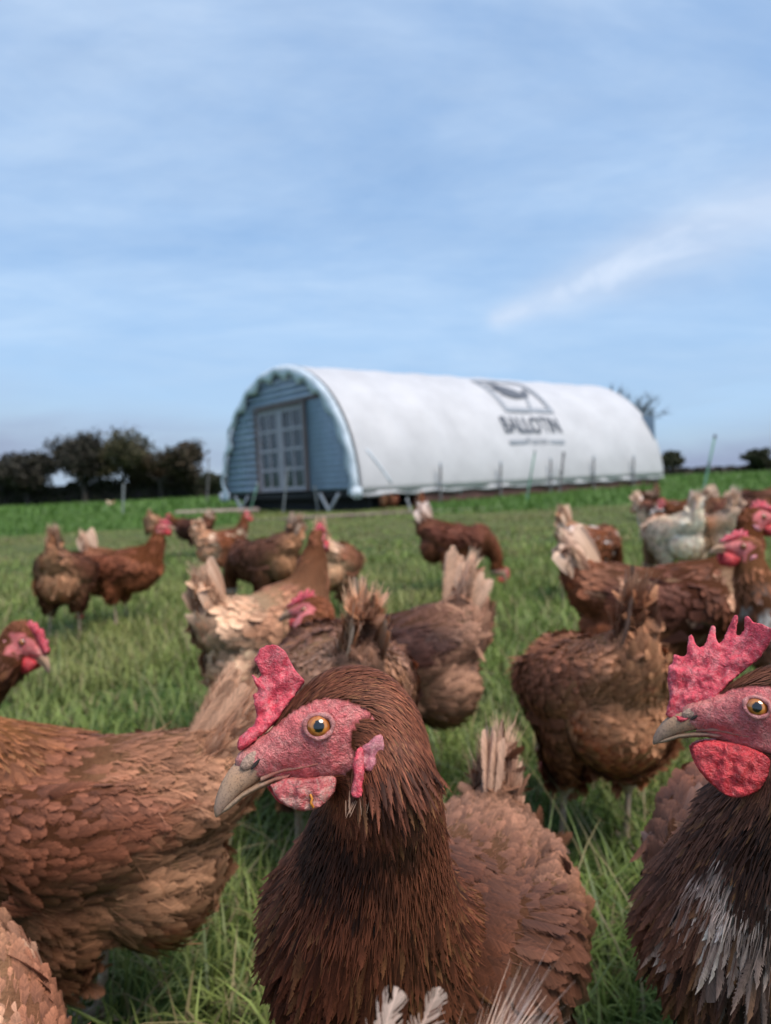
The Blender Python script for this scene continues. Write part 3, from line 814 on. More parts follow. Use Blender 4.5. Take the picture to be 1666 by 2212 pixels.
    ct_ = math.cos(R(tail_up)); st_ = math.sin(R(tail_up)); qq = q * tail_len * .55
    P = np.stack([-.135 - qq * ct_ - .006 * np.sin(th), .026 * np.cos(th) * (1 - .5 * q), .290 + qq * st_ + .022 * np.sin(th) * (1 - .4 * q)], 1)
    Y = np.stack([-np.full(n, math.cos(R(tail_up - 6))), .16 * np.cos(th), math.sin(R(tail_up - 6)) + .15 * np.sin(th)], 1) + rng.normal(0, .11, (n, 3))
    Z = np.stack([np.sin(th) * .5 + .2, np.cos(th), np.sin(th)], 1)
    P = np.array([pr(p) for p in P]); Y = Y @ RP.T; Z = Z @ RP.T
    mixf = rng.random(n)[:, None]
    c = (st['rump'][None] * (1 - mixf) + st['tail2'][None] * mixf) * (1 + rng.normal(0, .15, n))[:, None]
    tf.add(FLUFF if lod == 0 or voxel else SOLID, P, Y, Z, np.full(n, .015), np.full(n, .046) * tail_len / .115 * (.7 + .5 * rng.random(n)), np.clip(c * .85, 0, .9), np.clip(c * 1.2, 0, .85), rng, .65)
    n = 700 if lod == 0 else (700 if lod == 1 else 90)
    th = rng.random(n) * 2 * math.pi; q = rng.random(n); qq = q * tail_len * .8
    P = np.stack([-.135 - qq * ct_ - .006 * np.sin(th), .027 * np.cos(th) * (1 - .6 * q), .290 + qq * st_ + .022 * np.sin(th) * (1 - .45 * q)], 1)
    Y = np.stack([-np.full(n, ct_), .14 * np.cos(th), st_ + .10 * np.sin(th)], 1) + rng.normal(0, .16, (n, 3))
    Z = np.stack([np.sin(th) * .5 + .2, np.cos(th), np.sin(th)], 1)
    P = np.array([pr(p) for p in P]); Y = Y @ RP.T; Z = Z @ RP.T
    c = (st['rump'][None] * (1 - q[:, None]) + st['tail'][None] * q[:, None]) * (1 + rng.normal(0, .15, n))[:, None]
    tf.add(HAIR, P, Y, Z, np.full(n, tail_hair or (.0008 if lod == 0 else (.0018 if lod == 1 else .005))), .028 + .020 * rng.random(n), np.clip(c * .9, 0, .9), np.clip(c * 1.15, 0, .85), rng)
    tf.build('tail', root, None, FM)
    # ---- head furniture
    buv, bcl = head_uv(bV)
    hm = np.linalg.norm(bV - E, axis=1) < .09 * hs; buv = buv[hm]; bcl = np.abs(bcl[hm])
    def skin_c(hx, hy, rad=38):
        d_ = np.hypot(buv[:, 0] - hx, buv[:, 1] - hy); k_ = d_ < rad
        if k_.sum() < 3: k_ = d_ < rad * 2.2
        return float(np.percentile(bcl[k_], 75)) if k_.any() else 120.0
    hl = 0 if lod == 0 else 1
    cpoly = np.array([hp(*p) for p in comb]) if not isinstance(comb, np.ndarray) else comb
    def bendc(Vv):
        hgt_ = np.clip(Vv[:, 1] - .004, 0, None)
        Vv = Vv.copy(); thin = np.clip(1.15 - hgt_ / .045, .45, 1.15); Vv[:, 2] = Vv[:, 2] * thin + 7.0 * hgt_ ** 2 * np.sin(Vv[:, 0] * 60 + seed)
        return Vv
    fleshy('comb', cpoly, .0085, frame, 0, M['comb'], root, bend=bendc, lod=hl)
    V1, F1, C1 = loft_beak(UP_ST, frame, 16 if lod == 0 else 8, UP_C)
    bk = mesh_np('beak', V1, F1, M['beak'], C1, smooth=True, parent=root)
    if lod < 2:
        V2, F2, C2 = loft_beak(LO_ST, frame, 16 if lod == 0 else 8, LO_C)
        mesh_np('lower_mandible', V2, F2, M['beak'], C2, smooth=True, parent=bk)
    wp = np.array([hp(*p) for p in watt]) if not isinstance(watt, np.ndarray) else watt
    def bulge(Vv):
        Vv = Vv.copy(); c_ = Vv[:, :2].mean(0); r2 = ((Vv[:, :2] - c_) ** 2).sum(1)
        Vv[:, 2] *= np.clip(1.5 - r2 / (.019 ** 2) * .8, .5, 1.5); return Vv
    for sy in (-1, 1):
        off = np.array([.0028, -.0008]) if sy < 0 else np.array([0, 0])
        fleshy('wattle', wp + off, .0070, frame, sy * .0085, M['wattle_dusty'] if dusty and sy > 0 else M['wattle'], root, bend=bulge, lod=hl, rnd=True)
        if lod < 2:
            lo = fleshy('earlobe', np.array([hp(*p) for p in LOBE1]), .0060, frame, sy * .0180, M['lobe'], root, lod=hl, rnd=True)
            if twin_lobe:
                fleshy('earlobe_fold', np.array([hp(*p) for p in LOBE2]), .0050, frame, sy * .0200, M['comb'], lo, lod=hl, rnd=True)
        # eye
        if lod < 2:
            nu, nv = (40, 28) if lod == 0 else (14, 10)
            th = np.linspace(0, math.pi * .62, nv); ph = np.linspace(0, 2 * math.pi, nu, endpoint=False)
            TT, PP = np.meshgrid(th, ph, indexing='ij'); r = 92
            loc = np.stack([np.sin(TT) * np.cos(PP) * r, np.sin(TT) * np.sin(PP) * r * .93, np.cos(TT) * r], -1).reshape(-1, 3)
            c0 = skin_c(800, 635, 60) - 44
            ctr = H(800, 635) + sy * c0 * HK * C
            Ve = ctr + (loc[:, 0:1] * A + loc[:, 1:2] * B + sy * loc[:, 2:3] * C) * HK
            rad = np.hypot(loc[:, 0], loc[:, 1])
            ce = np.zeros((len(Ve), 3)); irn = noise3(loc, .02, 3)
            ce[:] = (.10, .05, .035)
            iris = rad < 74; ce[iris] = np.array((.36, .105, .018)) * (1 + .30 * irn[iris])[:, None]
            mid = (rad > 36) & (rad < 52); ce[mid] = np.array((.48, .18, .032)) * (1 + .2 * irn[mid])[:, None]
            ce[rad < 37] = (.006, .005, .005)
            Fe = []
            for i in range(nv - 1):
                for k in range(nu):
                    a = i * nu + k; b2 = i * nu + (k + 1) % nu
                    Fe.append((a, b2, b2 + nu, a + nu))
            eo = mesh_np('eye', Ve, np.array(Fe), M['eye'], np.clip(ce, 0, 1), smooth=True, parent=root)
            # eyelid: almond ring lying on the face
            def ring(name, rx, ry, tube, cz, mt, na=48, nb=10):
                Vr = []
                off_ = cz
                cz = np.array([skin_c(800 - math.cos(2 * math.pi * i / na) * rx, 635 - math.sin(2 * math.pi * i / na) * ry, 45) for i in range(na)])
                for _ in range(4): cz = (np.roll(cz, 1) + cz + np.roll(cz, -1)) / 3
                cz = cz + off_
                for i in range(na):
                    a = 2 * math.pi * i / na
                    x0, y0 = math.cos(a) * rx, math.sin(a) * ry
                    x0 += 10 * math.sin(2 * a) * .4
                    tb_ = tube * (1 + .18 * math.sin(3 * a + 1) + .12 * math.sin(7 * a))
                    for k in range(nb):
                        b_ = 2 * math.pi * k / nb
                        rr = tb_ * math.cos(b_); hh = tb_ * math.sin(b_) * .75
                        Vr.append(H(800, 635) + ((x0 + math.cos(a) * rr) * A + (y0 + math.sin(a) * rr) * B + sy * (cz[i] + hh) * C) * HK)
                Fr = [(i * nb + k, ((i + 1) % na) * nb + k, ((i + 1) % na) * nb + (k + 1) % nb, i * nb + (k + 1) % nb) for i in range(na) for k in range(nb)]
                return mesh_np(name, np.array(Vr), np.array(Fr), mt, smooth=True, parent=eo)
            if lod == 0:
                ring('eyelid', 90, 74, 17, 16, M['lid'])
                pass
    if lod == 0:
        for sy in (-1, 1):
            Mn = np.stack([A, B, C], 1)
            cdir = rotZ(0)
            def blob(name, hx, hy, c, rx, ry, rc, ang, mt, par):
                ca, sa = math.cos(ang), math.sin(ang)
                l = ICO_V * np.array((rx, ry, rc))
                lx = l[:, 0] * ca - l[:, 1] * sa; ly = l[:, 0] * sa + l[:, 1] * ca
                Vv = H(hx, hy) + sy * c * HK * C + (lx[:, None] * A + ly[:, None] * B + l[:, 2:3] * C) * HK
                return mesh_np(name, Vv, ICO_F, mt, smooth=True, parent=par)
            no = blob('nostril', 362, 848, skin_c(362, 848) - 19, 80, 42, 26, math.pi - .72, M['nostril'], bk)
            blob('nostril_slit', 400, 868, skin_c(400, 868) - 5, 50, 12, 10, math.pi - .85, M['dark'], bk)
        # yellowish gape line along the mouth
        Vg = []; pts = catmull([(430, 975, 0), (500, 945, 0), (560, 922, 0), (640, 908, 0), (720, 895, 0), (800, 878, 0)], 6)
        pts[:, 2] = [skin_c(p[0], p[1], 34) - 8 for p in pts]
        for _ in range(5): pts[1:-1, 2] = (pts[:-2, 2] + pts[1:-1, 2] + pts[2:, 2]) / 3
        for sy in (-1, 1):
            Vg = []; n = len(pts)
            for i, p in enumerate(pts):
                tb_ = 19 * (1 - .75 * i / n)
                for k in range(8):
                    a = 2 * math.pi * k / 8
                    Vg.append(H(p[0], p[1] - 8 + math.sin(a) * tb_) + sy * (p[2] + math.cos(a) * tb_) * HK * C)
            Fg = [(i * 8 + k, (i + 1) * 8 + k, (i + 1) * 8 + (k + 1) % 8, i * 8 + (k + 1) % 8) for i in range(n - 1) for k in range(8)]
            mesh_np('mouth_corner', np.array(Vg), np.array(Fg), M['beak'], np.tile((.34, .11, .08), (len(Vg), 1)), smooth=True, parent=bk)
    return root, dict(frame=frame, H=H)
# ----------------------------------------------------------------- ground
def build_ground():
    ys = np.concatenate([np.linspace(-3, 6, 46), np.linspace(6.5, 20, 28), np.linspace(21, 64, 30), np.linspace(70, 260, 12), [500, 1200]])
    xs = np.concatenate([[-900, -400, -200, -120, -90, -70], np.linspace(-60, -8, 27), np.linspace(-7, 7, 57), np.linspace(8, 60, 27), [70, 90, 120, 200, 400, 900]])
    X, Y = np.meshgrid(xs, ys); P = np.stack([X.ravel(), Y.ravel(), np.zeros(X.size)], 1)
    P[:, 2] = gz(P[:, 0], P[:, 1]) + .012 * noise3(P * np.array([1, 1, 0]), .6, 5) * np.clip((P[:, 1] - 3) / 6, 0, 1)
    nx = len(xs); i, j = np.meshgrid(np.arange(len(ys) - 1), np.arange(nx - 1), indexing='ij')
    a = (i * nx + j).ravel(); F = np.stack([a, a + 1, a + nx + 1, a + nx], 1)
    m, t, b = new_mat('field_soil_and_turf')
    n1 = tnoise(t, 1.3, 6, 0.6); n2 = tnoise(t, 22.0, 5, 0.65); n3 = tnoise(t, 0.35, 4, 0.5)
    g = tramp(t, n2, [(0.30, (.025, .040, .013)), (0.55, (.060, .105, .026)), (0.75, (.10, .15, .042))])
    dry = tramp(t, n2, [(0.3, (.075, .085, .032)), (0.7, (.15, .155, .065))])
    c = N(t, 'ShaderNodeTexCoord'); s = N(t, 'ShaderNodeSeparateXYZ'); LK(t, c.outputs['Object'], s.inputs[0])
    # worn grazed band in front of the house: y about 7..13 m
    def mth(op, a, b=None, cl=False):
        k = N(t, 'ShaderNodeMath', operation=op, use_clamp=cl)
        for q, v in enumerate((a, b)):
            if v is None: continue
            if isinstance(v, (int, float)): k.inputs[q].default_value = v
            else: LK(t, v, k.inputs[q])
        return k.outputs[0]
    wy = mth('SUBTRACT', s.outputs[1], mth('MULTIPLY', s.outputs[0], 0.10))
    w1 = mth('MULTIPLY', mth('DIVIDE', mth('SUBTRACT', wy, 4.5), 4.0, True), mth('MAXIMUM', mth('DIVIDE', mth('SUBTRACT', 12.2, wy), 0.6, True), mth('LESS_THAN', mth('ABSOLUTE', mth('ADD', s.outputs[0], 2.0)), 3.2)))
    wf = mth('MULTIPLY', w1, tramp(t, n1, [(0.3, 0.35), (0.65, 1.0)]), True)
    col = tmix(t, wf, g, dry)
    lush = mth('DIVIDE', mth('SUBTRACT', wy, 12.0), 0.5, True)
    xr_ = mth('DIVIDE', s.outputs[0], mth('MAXIMUM', s.outputs[1], 1.0))
    corr = mth('MULTIPLY', mth('MULTIPLY', mth('GREATER_THAN', xr_, -0.195), mth('LESS_THAN', xr_, 0.055)), mth('LESS_THAN', s.outputs[1], 24.0))
    lush = mth('MULTIPLY', lush, mth('SUBTRACT', 1.0, corr))
    lc = tramp(t, tnoise(t, 3.0, 5, 0.6), [(0.3, (.045, .105, .018)), (0.7, (.085, .165, .028))])
    col = tmix(t, lush, col, lc)
    LK(t, col, b.inputs['Base Color']); b.inputs['Roughness'].default_value = 0.95; b.inputs['Specular IOR Level'].default_value = 0.1
    tbump(t, b, n2, 0.8, 0.05)
    o = mesh_np('field', P, F, m, smooth=True); tag(o, kind='structure')
build_ground()

# ----------------------------------------------------------------- grass
def blades(P, L, W, lean, az, curl, col, rng, rows=4):
    n = len(P)
    ts = np.linspace(0, 1, rows)
    d = np.stack([np.cos(az), np.sin(az), np.zeros(n)], 1); sd_ = np.stack([-np.sin(az + rng.normal(0, .6, n)), np.cos(az), np.zeros(n)], 1); sd_ = nrm(sd_)
    V = np.empty((n, rows, 2, 3)); C = np.empty((n, rows, 2, 3))
    for k, t in enumerate(ts):
        a = lean + curl * t
        h = L * t
        ctr = P + d * (np.sin(a) * h)[:, None]; ctr = ctr.copy(); ctr[:, 2] += np.cos(a) * h
        w = W * (1 - t ** 1.8) * .5 + W * .04
        V[:, k, 0] = ctr - sd_ * w[:, None]; V[:, k, 1] = ctr + sd_ * w[:, None]
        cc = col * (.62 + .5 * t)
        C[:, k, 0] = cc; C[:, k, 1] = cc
    b = (np.arange(n) * rows * 2)[:, None]
    F = []
    for k in range(rows - 1):
        F.append(np.concatenate([b + 2 * k, b + 2 * k + 1, b + 2 * k + 3, b + 2 * k + 2], 1))
    return V.reshape(-1, 3), np.concatenate(F), C.reshape(-1, 3)
def build_grass():
    rng = np.random.default_rng(11)
    EX, EY = ground_at(800, 1112)
    VV, FF, CC, off = [], [], [], 0
    for (y0, y1, dens, L, W, rows) in ((.6, 1.5, 12000, .068, .0036, 4), (1.5, 2.8, 7000, .066, .0052, 3), (2.8, 5.5, 3800, .06, .0085, 2), (5.5, 12, 900, .06, .018, 2), (12, 24, 230, .11, .034, 2), (24, 58, 26, .18, .09, 2)):
        xr = lambda y: .56 * y + .35
        n = int((y1 - y0) * 2 * xr((y0 + y1) / 2) * dens)
        y = rng.uniform(y0, y1, n * 2); k = rng.random(n * 2) < xr(y) / xr(y1); y = y[k][:n]
        x = rng.uniform(-1, 1, len(y)) * xr(y)
        # clumping
        q = np.stack([x, y, 0 * x], 1)
        cl = noise3(q, 1.3, 3) * .6 + noise3(q, 4.0, 4) * .55
        keep = rng.random(len(x)) < np.clip(.72 + .45 * cl, .2, 1); x, y, q, cl = x[keep], y[keep], q[keep], cl[keep]
        n = len(x)
        wy = y - .10 * x
        P = np.stack([x, y, gz(x, y) - .003], 1)
        k2 = ((x - EX) / 2.1) ** 2 + ((y - EY) / .6) ** 2 > 1
        x, y, q, cl = x[k2], y[k2], q[k2], cl[k2]; n = len(x); wy = y - .10 * x; P = np.stack([x, y, gz(x, y) - .003], 1)
        corr = (x / y > -.195) & (x / y < .055) & (y < 24)
        worn = np.clip((wy - 4.0) / 4, 0, 1) * ((wy < 12.2) | corr)
        l = L * (.55 + .9 * rng.random(n)) * (1 + .35 * cl) * (1 - .6 * worn)
        base = np.array((.185, .245, .058))[None] * (1 + .30 * cl[:, None]) * (1 + rng.normal(0, .20, n))[:, None]
        hue = noise3(q, .7, 8)
        yel = np.array((.33, .31, .11)); base = base * (1 - .6 * np.clip(hue, 0, 1))[:, None] + yel * (.6 * np.clip(hue, 0, 1))[:, None]
        dry = rng.random(n) < (.12 + .3 * worn * np.clip(.5 + noise3(q, .5, 9), 0, 1))
        base[dry] = np.array((.26, .21, .10)) * (1 + rng.normal(0, .2, dry.sum()))[:, None]
        lush = (wy > 12.1) & ~corr
        base[lush] = np.array((.105, .195, .036)) * (1 + rng.normal(0, .18, lush.sum()))[:, None]
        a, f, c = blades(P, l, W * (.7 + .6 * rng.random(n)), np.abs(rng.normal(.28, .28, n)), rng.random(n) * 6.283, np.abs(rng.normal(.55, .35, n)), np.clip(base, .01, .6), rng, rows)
        VV.append(a); FF.append(f + off); CC.append(c); off += len(a)
    # long bent stems and pale dead straws lying about close by
    n = 900
    y = .7 + 2.4 * rng.random(n) ** 1.3; x = rng.uniform(-1, 1, n) * (.54 * y + .1)
    P = np.stack([x, y, gz(x, y)], 1)
    col = np.where((rng.random(n) < .5)[:, None], np.array((.30, .25, .12)), np.array((.16, .21, .07)))
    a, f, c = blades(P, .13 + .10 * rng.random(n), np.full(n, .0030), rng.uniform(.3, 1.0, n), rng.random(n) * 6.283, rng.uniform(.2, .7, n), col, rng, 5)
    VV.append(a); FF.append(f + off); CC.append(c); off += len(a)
    o = mesh_np('grass', np.concatenate(VV), np.concatenate(FF), M['grass'], np.concatenate(CC))
    tag(o, 'green grass growing over the whole field, longer close to the camera', 'grass', kind='stuff')
build_grass()

# ----------------------------------------------------------------- box and tube helpers
def bm_box(bm, c, sx, sy, sz, ax=None):
    ax = ax or (Vector((1, 0, 0)), Vector((0, 1, 0)), Vector((0, 0, 1)))
    c = Vector(c); vs = []
    for k in (-.5, .5):
        for j in (-.5, .5):
            for i in (-.5, .5): vs.append(bm.verts.new(c + ax[0] * (i * sx) + ax[1] * (j * sy) + ax[2] * (k * sz)))
    for f in ((0, 2, 3, 1), (4, 5, 7, 6), (0, 1, 5, 4), (2, 6, 7, 3), (0, 4, 6, 2), (1, 3, 7, 5)): bm.faces.new([vs[i] for i in f])
def tube_np(pts, rad, seg=6):
    pts = np.asarray(pts, float); n = len(pts); rad = np.broadcast_to(rad, (n,))
    t = nrm(np.gradient(pts, axis=0)); ref = np.tile([0.31, 0.17, .93], (n, 1)); u = nrm(np.cross(t, ref)); v = np.cross(t, u)
    a = np.arange(seg) * 2 * math.pi / seg
    V = pts[:, None] + (u[:, None] * np.cos(a)[None, :, None] + v[:, None] * np.sin(a)[None, :, None]) * rad[:, None, None]
    i, k = np.meshgrid(np.arange(n - 1), np.arange(seg), indexing='ij'); k2 = (k + 1) % seg
    F = np.stack([i * seg + k, i * seg + k2, (i + 1) * seg + k2, (i + 1) * seg + k], -1).reshape(-1, 4)
    cap = np.array([[(n - 1) * seg + q for q in range(4)]]) if seg == 4 else np.array([[(n - 1) * seg, (n - 1) * seg + 1, (n - 1) * seg + 2, (n - 1) * seg + min(3, seg - 1)]])
    return V.reshape(-1, 3), np.concatenate([F, cap])

# ----------------------------------------------------------------- the mobile hen house
SO = Vector((-.58, 18.0, 1.0)); SV = Vector((-.62, .7846, 0)).normalized()
SU = Vector((.7846, .62, .061)).normalized(); SW = SU.cross(SV).normalized(); SV = SW.cross(SU).normalized()
SL, SR = 12.9, 3.5
def S3(u, v, w): return SO + SU * u + SV * v + SW * w
def cyl(u, phi, r): return S3(u, SR - r * math.cos(phi), r * math.sin(phi))
def cyl_hit(px, py):
    """frame position -> (u, phi) on the near side of the cover"""
    o = Vector((0, 0, CAM_H)); d = Vector(((px - 833) / FD, 1, -(py - 1106) / FD))
    q = o - SO; ov, ow = q.dot(SV) - SR, q.dot(SW); dv, dw = d.dot(SV), d.dot(SW)
    a = dv * dv + dw * dw; b = 2 * (ov * dv + ow * dw); c = ov * ov + ow * ow - SR * SR
    disc = b * b - 4 * a * c
    if disc < 0: disc = 0
    t = (-b - math.sqrt(disc)) / (2 * a); p = q + d * t
    return p.dot(SU), math.atan2(p.dot(SW), SR - p.dot(SV))
M['tarp'] = simple('white_cover_sheet', (.47, .465, .475), 0.55, 0.10, 1.1, 0.25, coord='Object')
M['tarp_hem'] = simple('cover_hem_shade_blue', (.50, .57, .63), 0.6, 0.16, 5.0, 0.2)  # white sheet with bluish sky shade put into its colour
M['print'] = simple('grey_print', (.09, .10, .12), 0.7, 0.15, 9.0)
M['print_pale'] = simple('pale_grey_print', (.26, .28, .31), 0.7, 0.10, 9.0)
M['clad'] = simple('blue_corrugated_cladding', (.205, .275, .35), 0.5, 0.16, 1.5)
M['clad_b'] = simple('blue_boarding', (.185, .255, .335), 0.5, 0.12, 2.5)
M['frame'] = simple('weathered_door_frame', (.13, .10, .10), 0.8, 0.25, 6.0)
M['leafm'] = simple('pale_door_paint', (.34, .33, .37), 0.7, 0.15, 6.0)
M['steel'] = simple('galvanised_steel', (.36, .38, .40), 0.5, 0.2, 8.0, metal=0.4)
M['timber'] = simple('old_red_brown_timber', (.095, .045, .038), 0.85, 0.35, 3.0)
M['black'] = simple('black_rubber_and_gap_shade', (.012, .012, .013), 0.8, 0.3, 4.0)  # wheels, and the painted darkness under the floor
M['plank'] = simple('pale_scaffold_plank', (.36, .27, .22), 0.85, 0.2, 3.0)
def glass_mat():
    m, t, b = new_mat('door_pane'); n = tnoise(t, 2.5, 3, 0.5)
    LK(t, tramp(t, n, [(0.40, (.018, .018, .026)), (0.70, (.06, .06, .08))]), b.inputs['Base Color'])
    b.inputs['Roughness'].default_value = 0.15; return m
M['pane'] = glass_mat()

def grid_np(fn, us, vs):
    V = np.array([fn(u, v)[:] for u in us for v in vs]); nv = len(vs)
    i, j = np.meshgrid(np.arange(len(us) - 1), np.arange(nv - 1), indexing='ij'); a = (i * nv + j).ravel()
    return V, np.stack([a, a + 1, a + nv + 1, a + nv], 1)
def build_house():
    root = empty('hen_house', SO[:])
    tag(root, 'long white arched mobile hen house with blue corrugated gable end', 'hen house')
    def loc(V): return np.asarray(V) - np.array(SO[:])
    # cover, pulled over hoops
    us = np.linspace(0, SL, 105); ph = np.linspace(0, math.pi, 61)
    def f(u, p):
        sag = .032 * abs(math.sin(u / SL * 9 * math.pi)) ** .7 * (0.4 + math.sin(max(p, 0)) * .6)
        wr = .010 * math.sin(u * 5.1 + 3 * p) * max(0, 1 - p * 1.1) + .006 * math.sin(u * 2.3 - p * 7) + .005 * math.sin(u * 9.7 + p * 2.0)
        return cyl(u, p, SR - sag + wr) - SW * (.10 if p < 0 else 0) * 0
    V, F = grid_np(f, us, ph)
    cv = mesh_np('cover', loc(V), F, M['tarp'], smooth=True, parent=root)
    k = cv.modifiers.new('thickness', 'SOLIDIFY'); k.thickness = .03; k.offset = -1
    # straight skirt along the near side, wavy lower edge
    def sk(u, w): return S3(u, -.012 - .02 * w - .012 * math.sin(u * 3), .03 - w * (.10 + .025 * math.sin(u * 4.7)))
    V, F = grid_np(sk, np.linspace(0, SL, 105), np.linspace(0, 1, 3))
    s = mesh_np('skirt', loc(V), F, M['tarp'], smooth=True, parent=root); k = s.modifiers.new('thickness', 'SOLIDIFY'); k.thickness = .02
    # gathered front hem: scalloped band folding in over the gable
    nph = 170; rings = 5
    def hem(q, p):
        sc = .5 + .5 * math.cos(p * 26 + .6 * math.sin(p * 5))
        lip = .30 + .20 * sc
        r = SR + .015 - .22 * (q ** 1.6) * (1 + .35 * sc); u = -.02 - .10 * math.sin(q * 2.6) - .05 * q + .05 * sc * q
        r -= .10 * sc * q
        if p > 2.35: r += .10 * q * math.sin((p - 2.35) * 14) + .07 * q
        return cyl(u - .04, p, r)
    V, F = grid_np(hem, np.linspace(0, 1, rings + 2), np.linspace(-.015, math.pi + .03, nph))
    h = mesh_np('hem', loc(V), F, M['tarp_hem'], smooth=True, parent=root); k = h.modifiers.new('thickness', 'SOLIDIFY'); k.thickness = .025
    # left and right corner flaps of the cover hanging below the floor
    for v0, s_ in ((0.0, 1), (7.0, -1)):
        bm = bmesh.new(); ax = (SU, SV, SW); bm_box(bm, (S3(-.10, v0 + s_ * .02, .02) - SO), .30, .10, .30, ax)
        bmesh.ops.bevel(bm, geom=bm.edges[:], offset=.04, segments=3, affect='EDGES'); obj_bm('corner_flap', bm, M['tarp_hem'], root, True)
    # gable cladding: horizontal corrugations with an opening for the doors
    D0, D1, DT = 2.36, 4.90, 2.50
    def clad(name, v_a, v_b, w_a, w_b, pitch, depth, mat, u0):
        n = int((w_b - w_a) / pitch * 6); V = []; F = []
        for i in range(n + 1):
            w = w_a + (w_b - w_a) * i / n
            lim = math.sqrt(max(3.36 ** 2 - max(w, 0) ** 2, 0.0004))
            va, vb = max(v_a, SR - lim), min(v_b, SR + lim)
            if vb < va: va = vb = min(max(SR, v_a), v_b)
            dd = depth * abs(math.sin(math.pi * (w - w_a) / pitch))
            V += [S3(u0 - dd, va, w)[:], S3(u0 - dd, vb, w)[:]]
            if i: F.append((2 * i - 2, 2 * i - 1, 2 * i + 1, 2 * i))
        o = mesh_np(name, loc(np.array(V)), np.array(F), mat, parent=root); k = o.modifiers.new('thickness', 'SOLIDIFY'); k.thickness = .02
    clad('gable_cladding', D1, 7.0, .10, DT, .19, .10, M['clad'], .05)
    clad('gable_cladding', 0.0, D0 - .12, .10, DT, .14, .030, M['clad_b'], .05)
    clad('gable_cladding', 0.0, 7.0, DT + .02, 3.36, .17, .075, M['clad'], .05)
    bm = bmesh.new(); bm_box(bm, S3(SL - .1, SR, 1.0) - SO, .06, 6.6, 2.2, (SU, SV, SW)); obj_bm('rear_wall', bm, M['clad_b'], root)
    bm = bmesh.new(); bm_box(bm, S3(.02, 1.72, DT + .0) - SO, .05, 1.15, .09, (SU, SV, SW)); obj_bm('trim_board', bm, M['timber'], root)
    # door frame and two glazed leaves
    fr = empty('door', (0, 0, 0)); fr.parent = root
    bpy.data.objects.remove(fr)
    bm = bmesh.new()
    for v in (D0 - .05, D1 + .02): bm_box(bm, S3(.00, v, (DT + .1) / 2) - SO, .10, .11, DT - .1, (SU, SV, SW))
    bm_box(bm, S3(.002, (D0 + D1) / 2, DT - .03) - SO, .10, D1 - D0 + .3, .14, (SU, SV, SW))
    obj_bm('door_frame', bm, M['frame'], root)
    mid = (D0 + D1) / 2
    for a, b in ((D0 + .03, mid - .02), (mid + .02, D1 - .06)):
        bm = bmesh.new(); w0, w1 = .12, DT - .11
        for v in (a + .06, b - .06): bm_box(bm, S3(.03, v, (w0 + w1) / 2) - SO, .05, .13, w1 - w0, (SU, SV, SW))
        rows = 4; step = (w1 - w0 - .12) / rows
        for r_ in range(rows + 1): bm_box(bm, S3(.033, (a + b) / 2, w0 + .06 + step * r_) - SO, .045, b - a - .2, .11 if r_ in (0, rows) else .075, (SU, SV, SW))
        bm_box(bm, S3(.036, (a + b) / 2, (w0 + w1) / 2) - SO, .04, .07, w1 - w0 - .1, (SU, SV, SW))
        lf = obj_bm('door_leaf', bm, M['leafm'], root)
        for r_ in range(rows):
            for c_ in range(2):
                va = a + .125 + c_ * ((b - a - .25) / 2 + .015); vb = va + (b - a - .25) / 2 - .03
                bm = bmesh.new(); bm_box(bm, S3(.045, (va + vb) / 2, w0 + .06 + step * (r_ + .5)) - SO, .012, vb - va + .03, step - .06, (SU, SV, SW))
                obj_bm('pane', bm, M['pane'], lf)
    # floor frame, bearers, skids, black colour put in for the shade underneath
    bm = bmesh.new(); bm_box(bm, S3(SL / 2, SR, -.02) - SO, SL - .1, 6.9, .14, (SU, SV, SW)); obj_bm('floor_deck', bm, M['black'], root)
    bm = bmesh.new(); bm_box(bm, S3(SL / 2 + .8, .10, -.17) - SO, SL - 1.9, .12, .30, (SU, SV, SW)); obj_bm('side_beam', bm, M['timber'], root)
    bm = bmesh.new(); bm_box(bm, S3(.45, SR, -.30) - SO, .10, 6.5, .40, (SU, SV, SW)); obj_bm('front_gap_shade', bm, M['black'], root)  # added black panel standing in for the deep shade under the gable
    bm = bmesh.new(); bm_box(bm, S3(SL - .5, SR, -.30) - SO, .10, 6.5, .40, (SU, SV, SW)); obj_bm('rear_gap_shade', bm, M['black'], root)  # added black panel, keeps the bright grass beyond from showing underneath
    for v in (1.0, 3.5, 6.0):
        bm = bmesh.new(); bm_box(bm, S3(SL / 2 + .3, v, -.33) - SO, SL - .6, .16, .22, (SU, SV, SW)); obj_bm('bearer', bm, M['black'], root)
    for v, u in ((1.1, 1.2), (1.1, 6.2), (1.1, 11.2), (5.9, 1.2), (5.9, 6.2), (5.9, 11.2)):
        p = S3(u, v, -.45); g = G(p.x, p.y); r_ = max(.12, (p.z - g) * .5)
        bm = bmesh.new(); mt = Matrix.Translation(Vector((p.x, p.y, g + r_)) - SO) @ SV.to_track_quat('Z', 'Y').to_matrix().to_4x4()
        bmesh.ops.create_cone(bm, cap_ends=True, segments=20, radius1=r_, radius2=r_, depth=.28, matrix=mt)
        bmesh.ops.bevel(bm, geom=[e for e in bm.edges if e.calc_face_angle(0) > 1], offset=.04, segments=2, affect='EDGES'); obj_bm('wheel', bm, M['black'], root)
    # V struts of the drawbar and jacks under the gable
    for v in (1.25, 5.9):
        for dv in (-.42, .42):
            p0 = S3(-.10, v, -.62); p0.z = G(p0.x, p0.y) + .02; p1 = S3(-.06, v + dv, .02)
            a, F_ = tube_np([p0[:], p1[:]], .045, 6); mesh_np('strut', loc(a), F_, M['steel'], parent=root)
    # strap on the cover near the front corner
    V, F = grid_np(lambda q, t: cyl(.30 + .60 * t + q * .05, .30 - .24 * t, SR + .03), [0, 1], np.linspace(0, 1, 10))
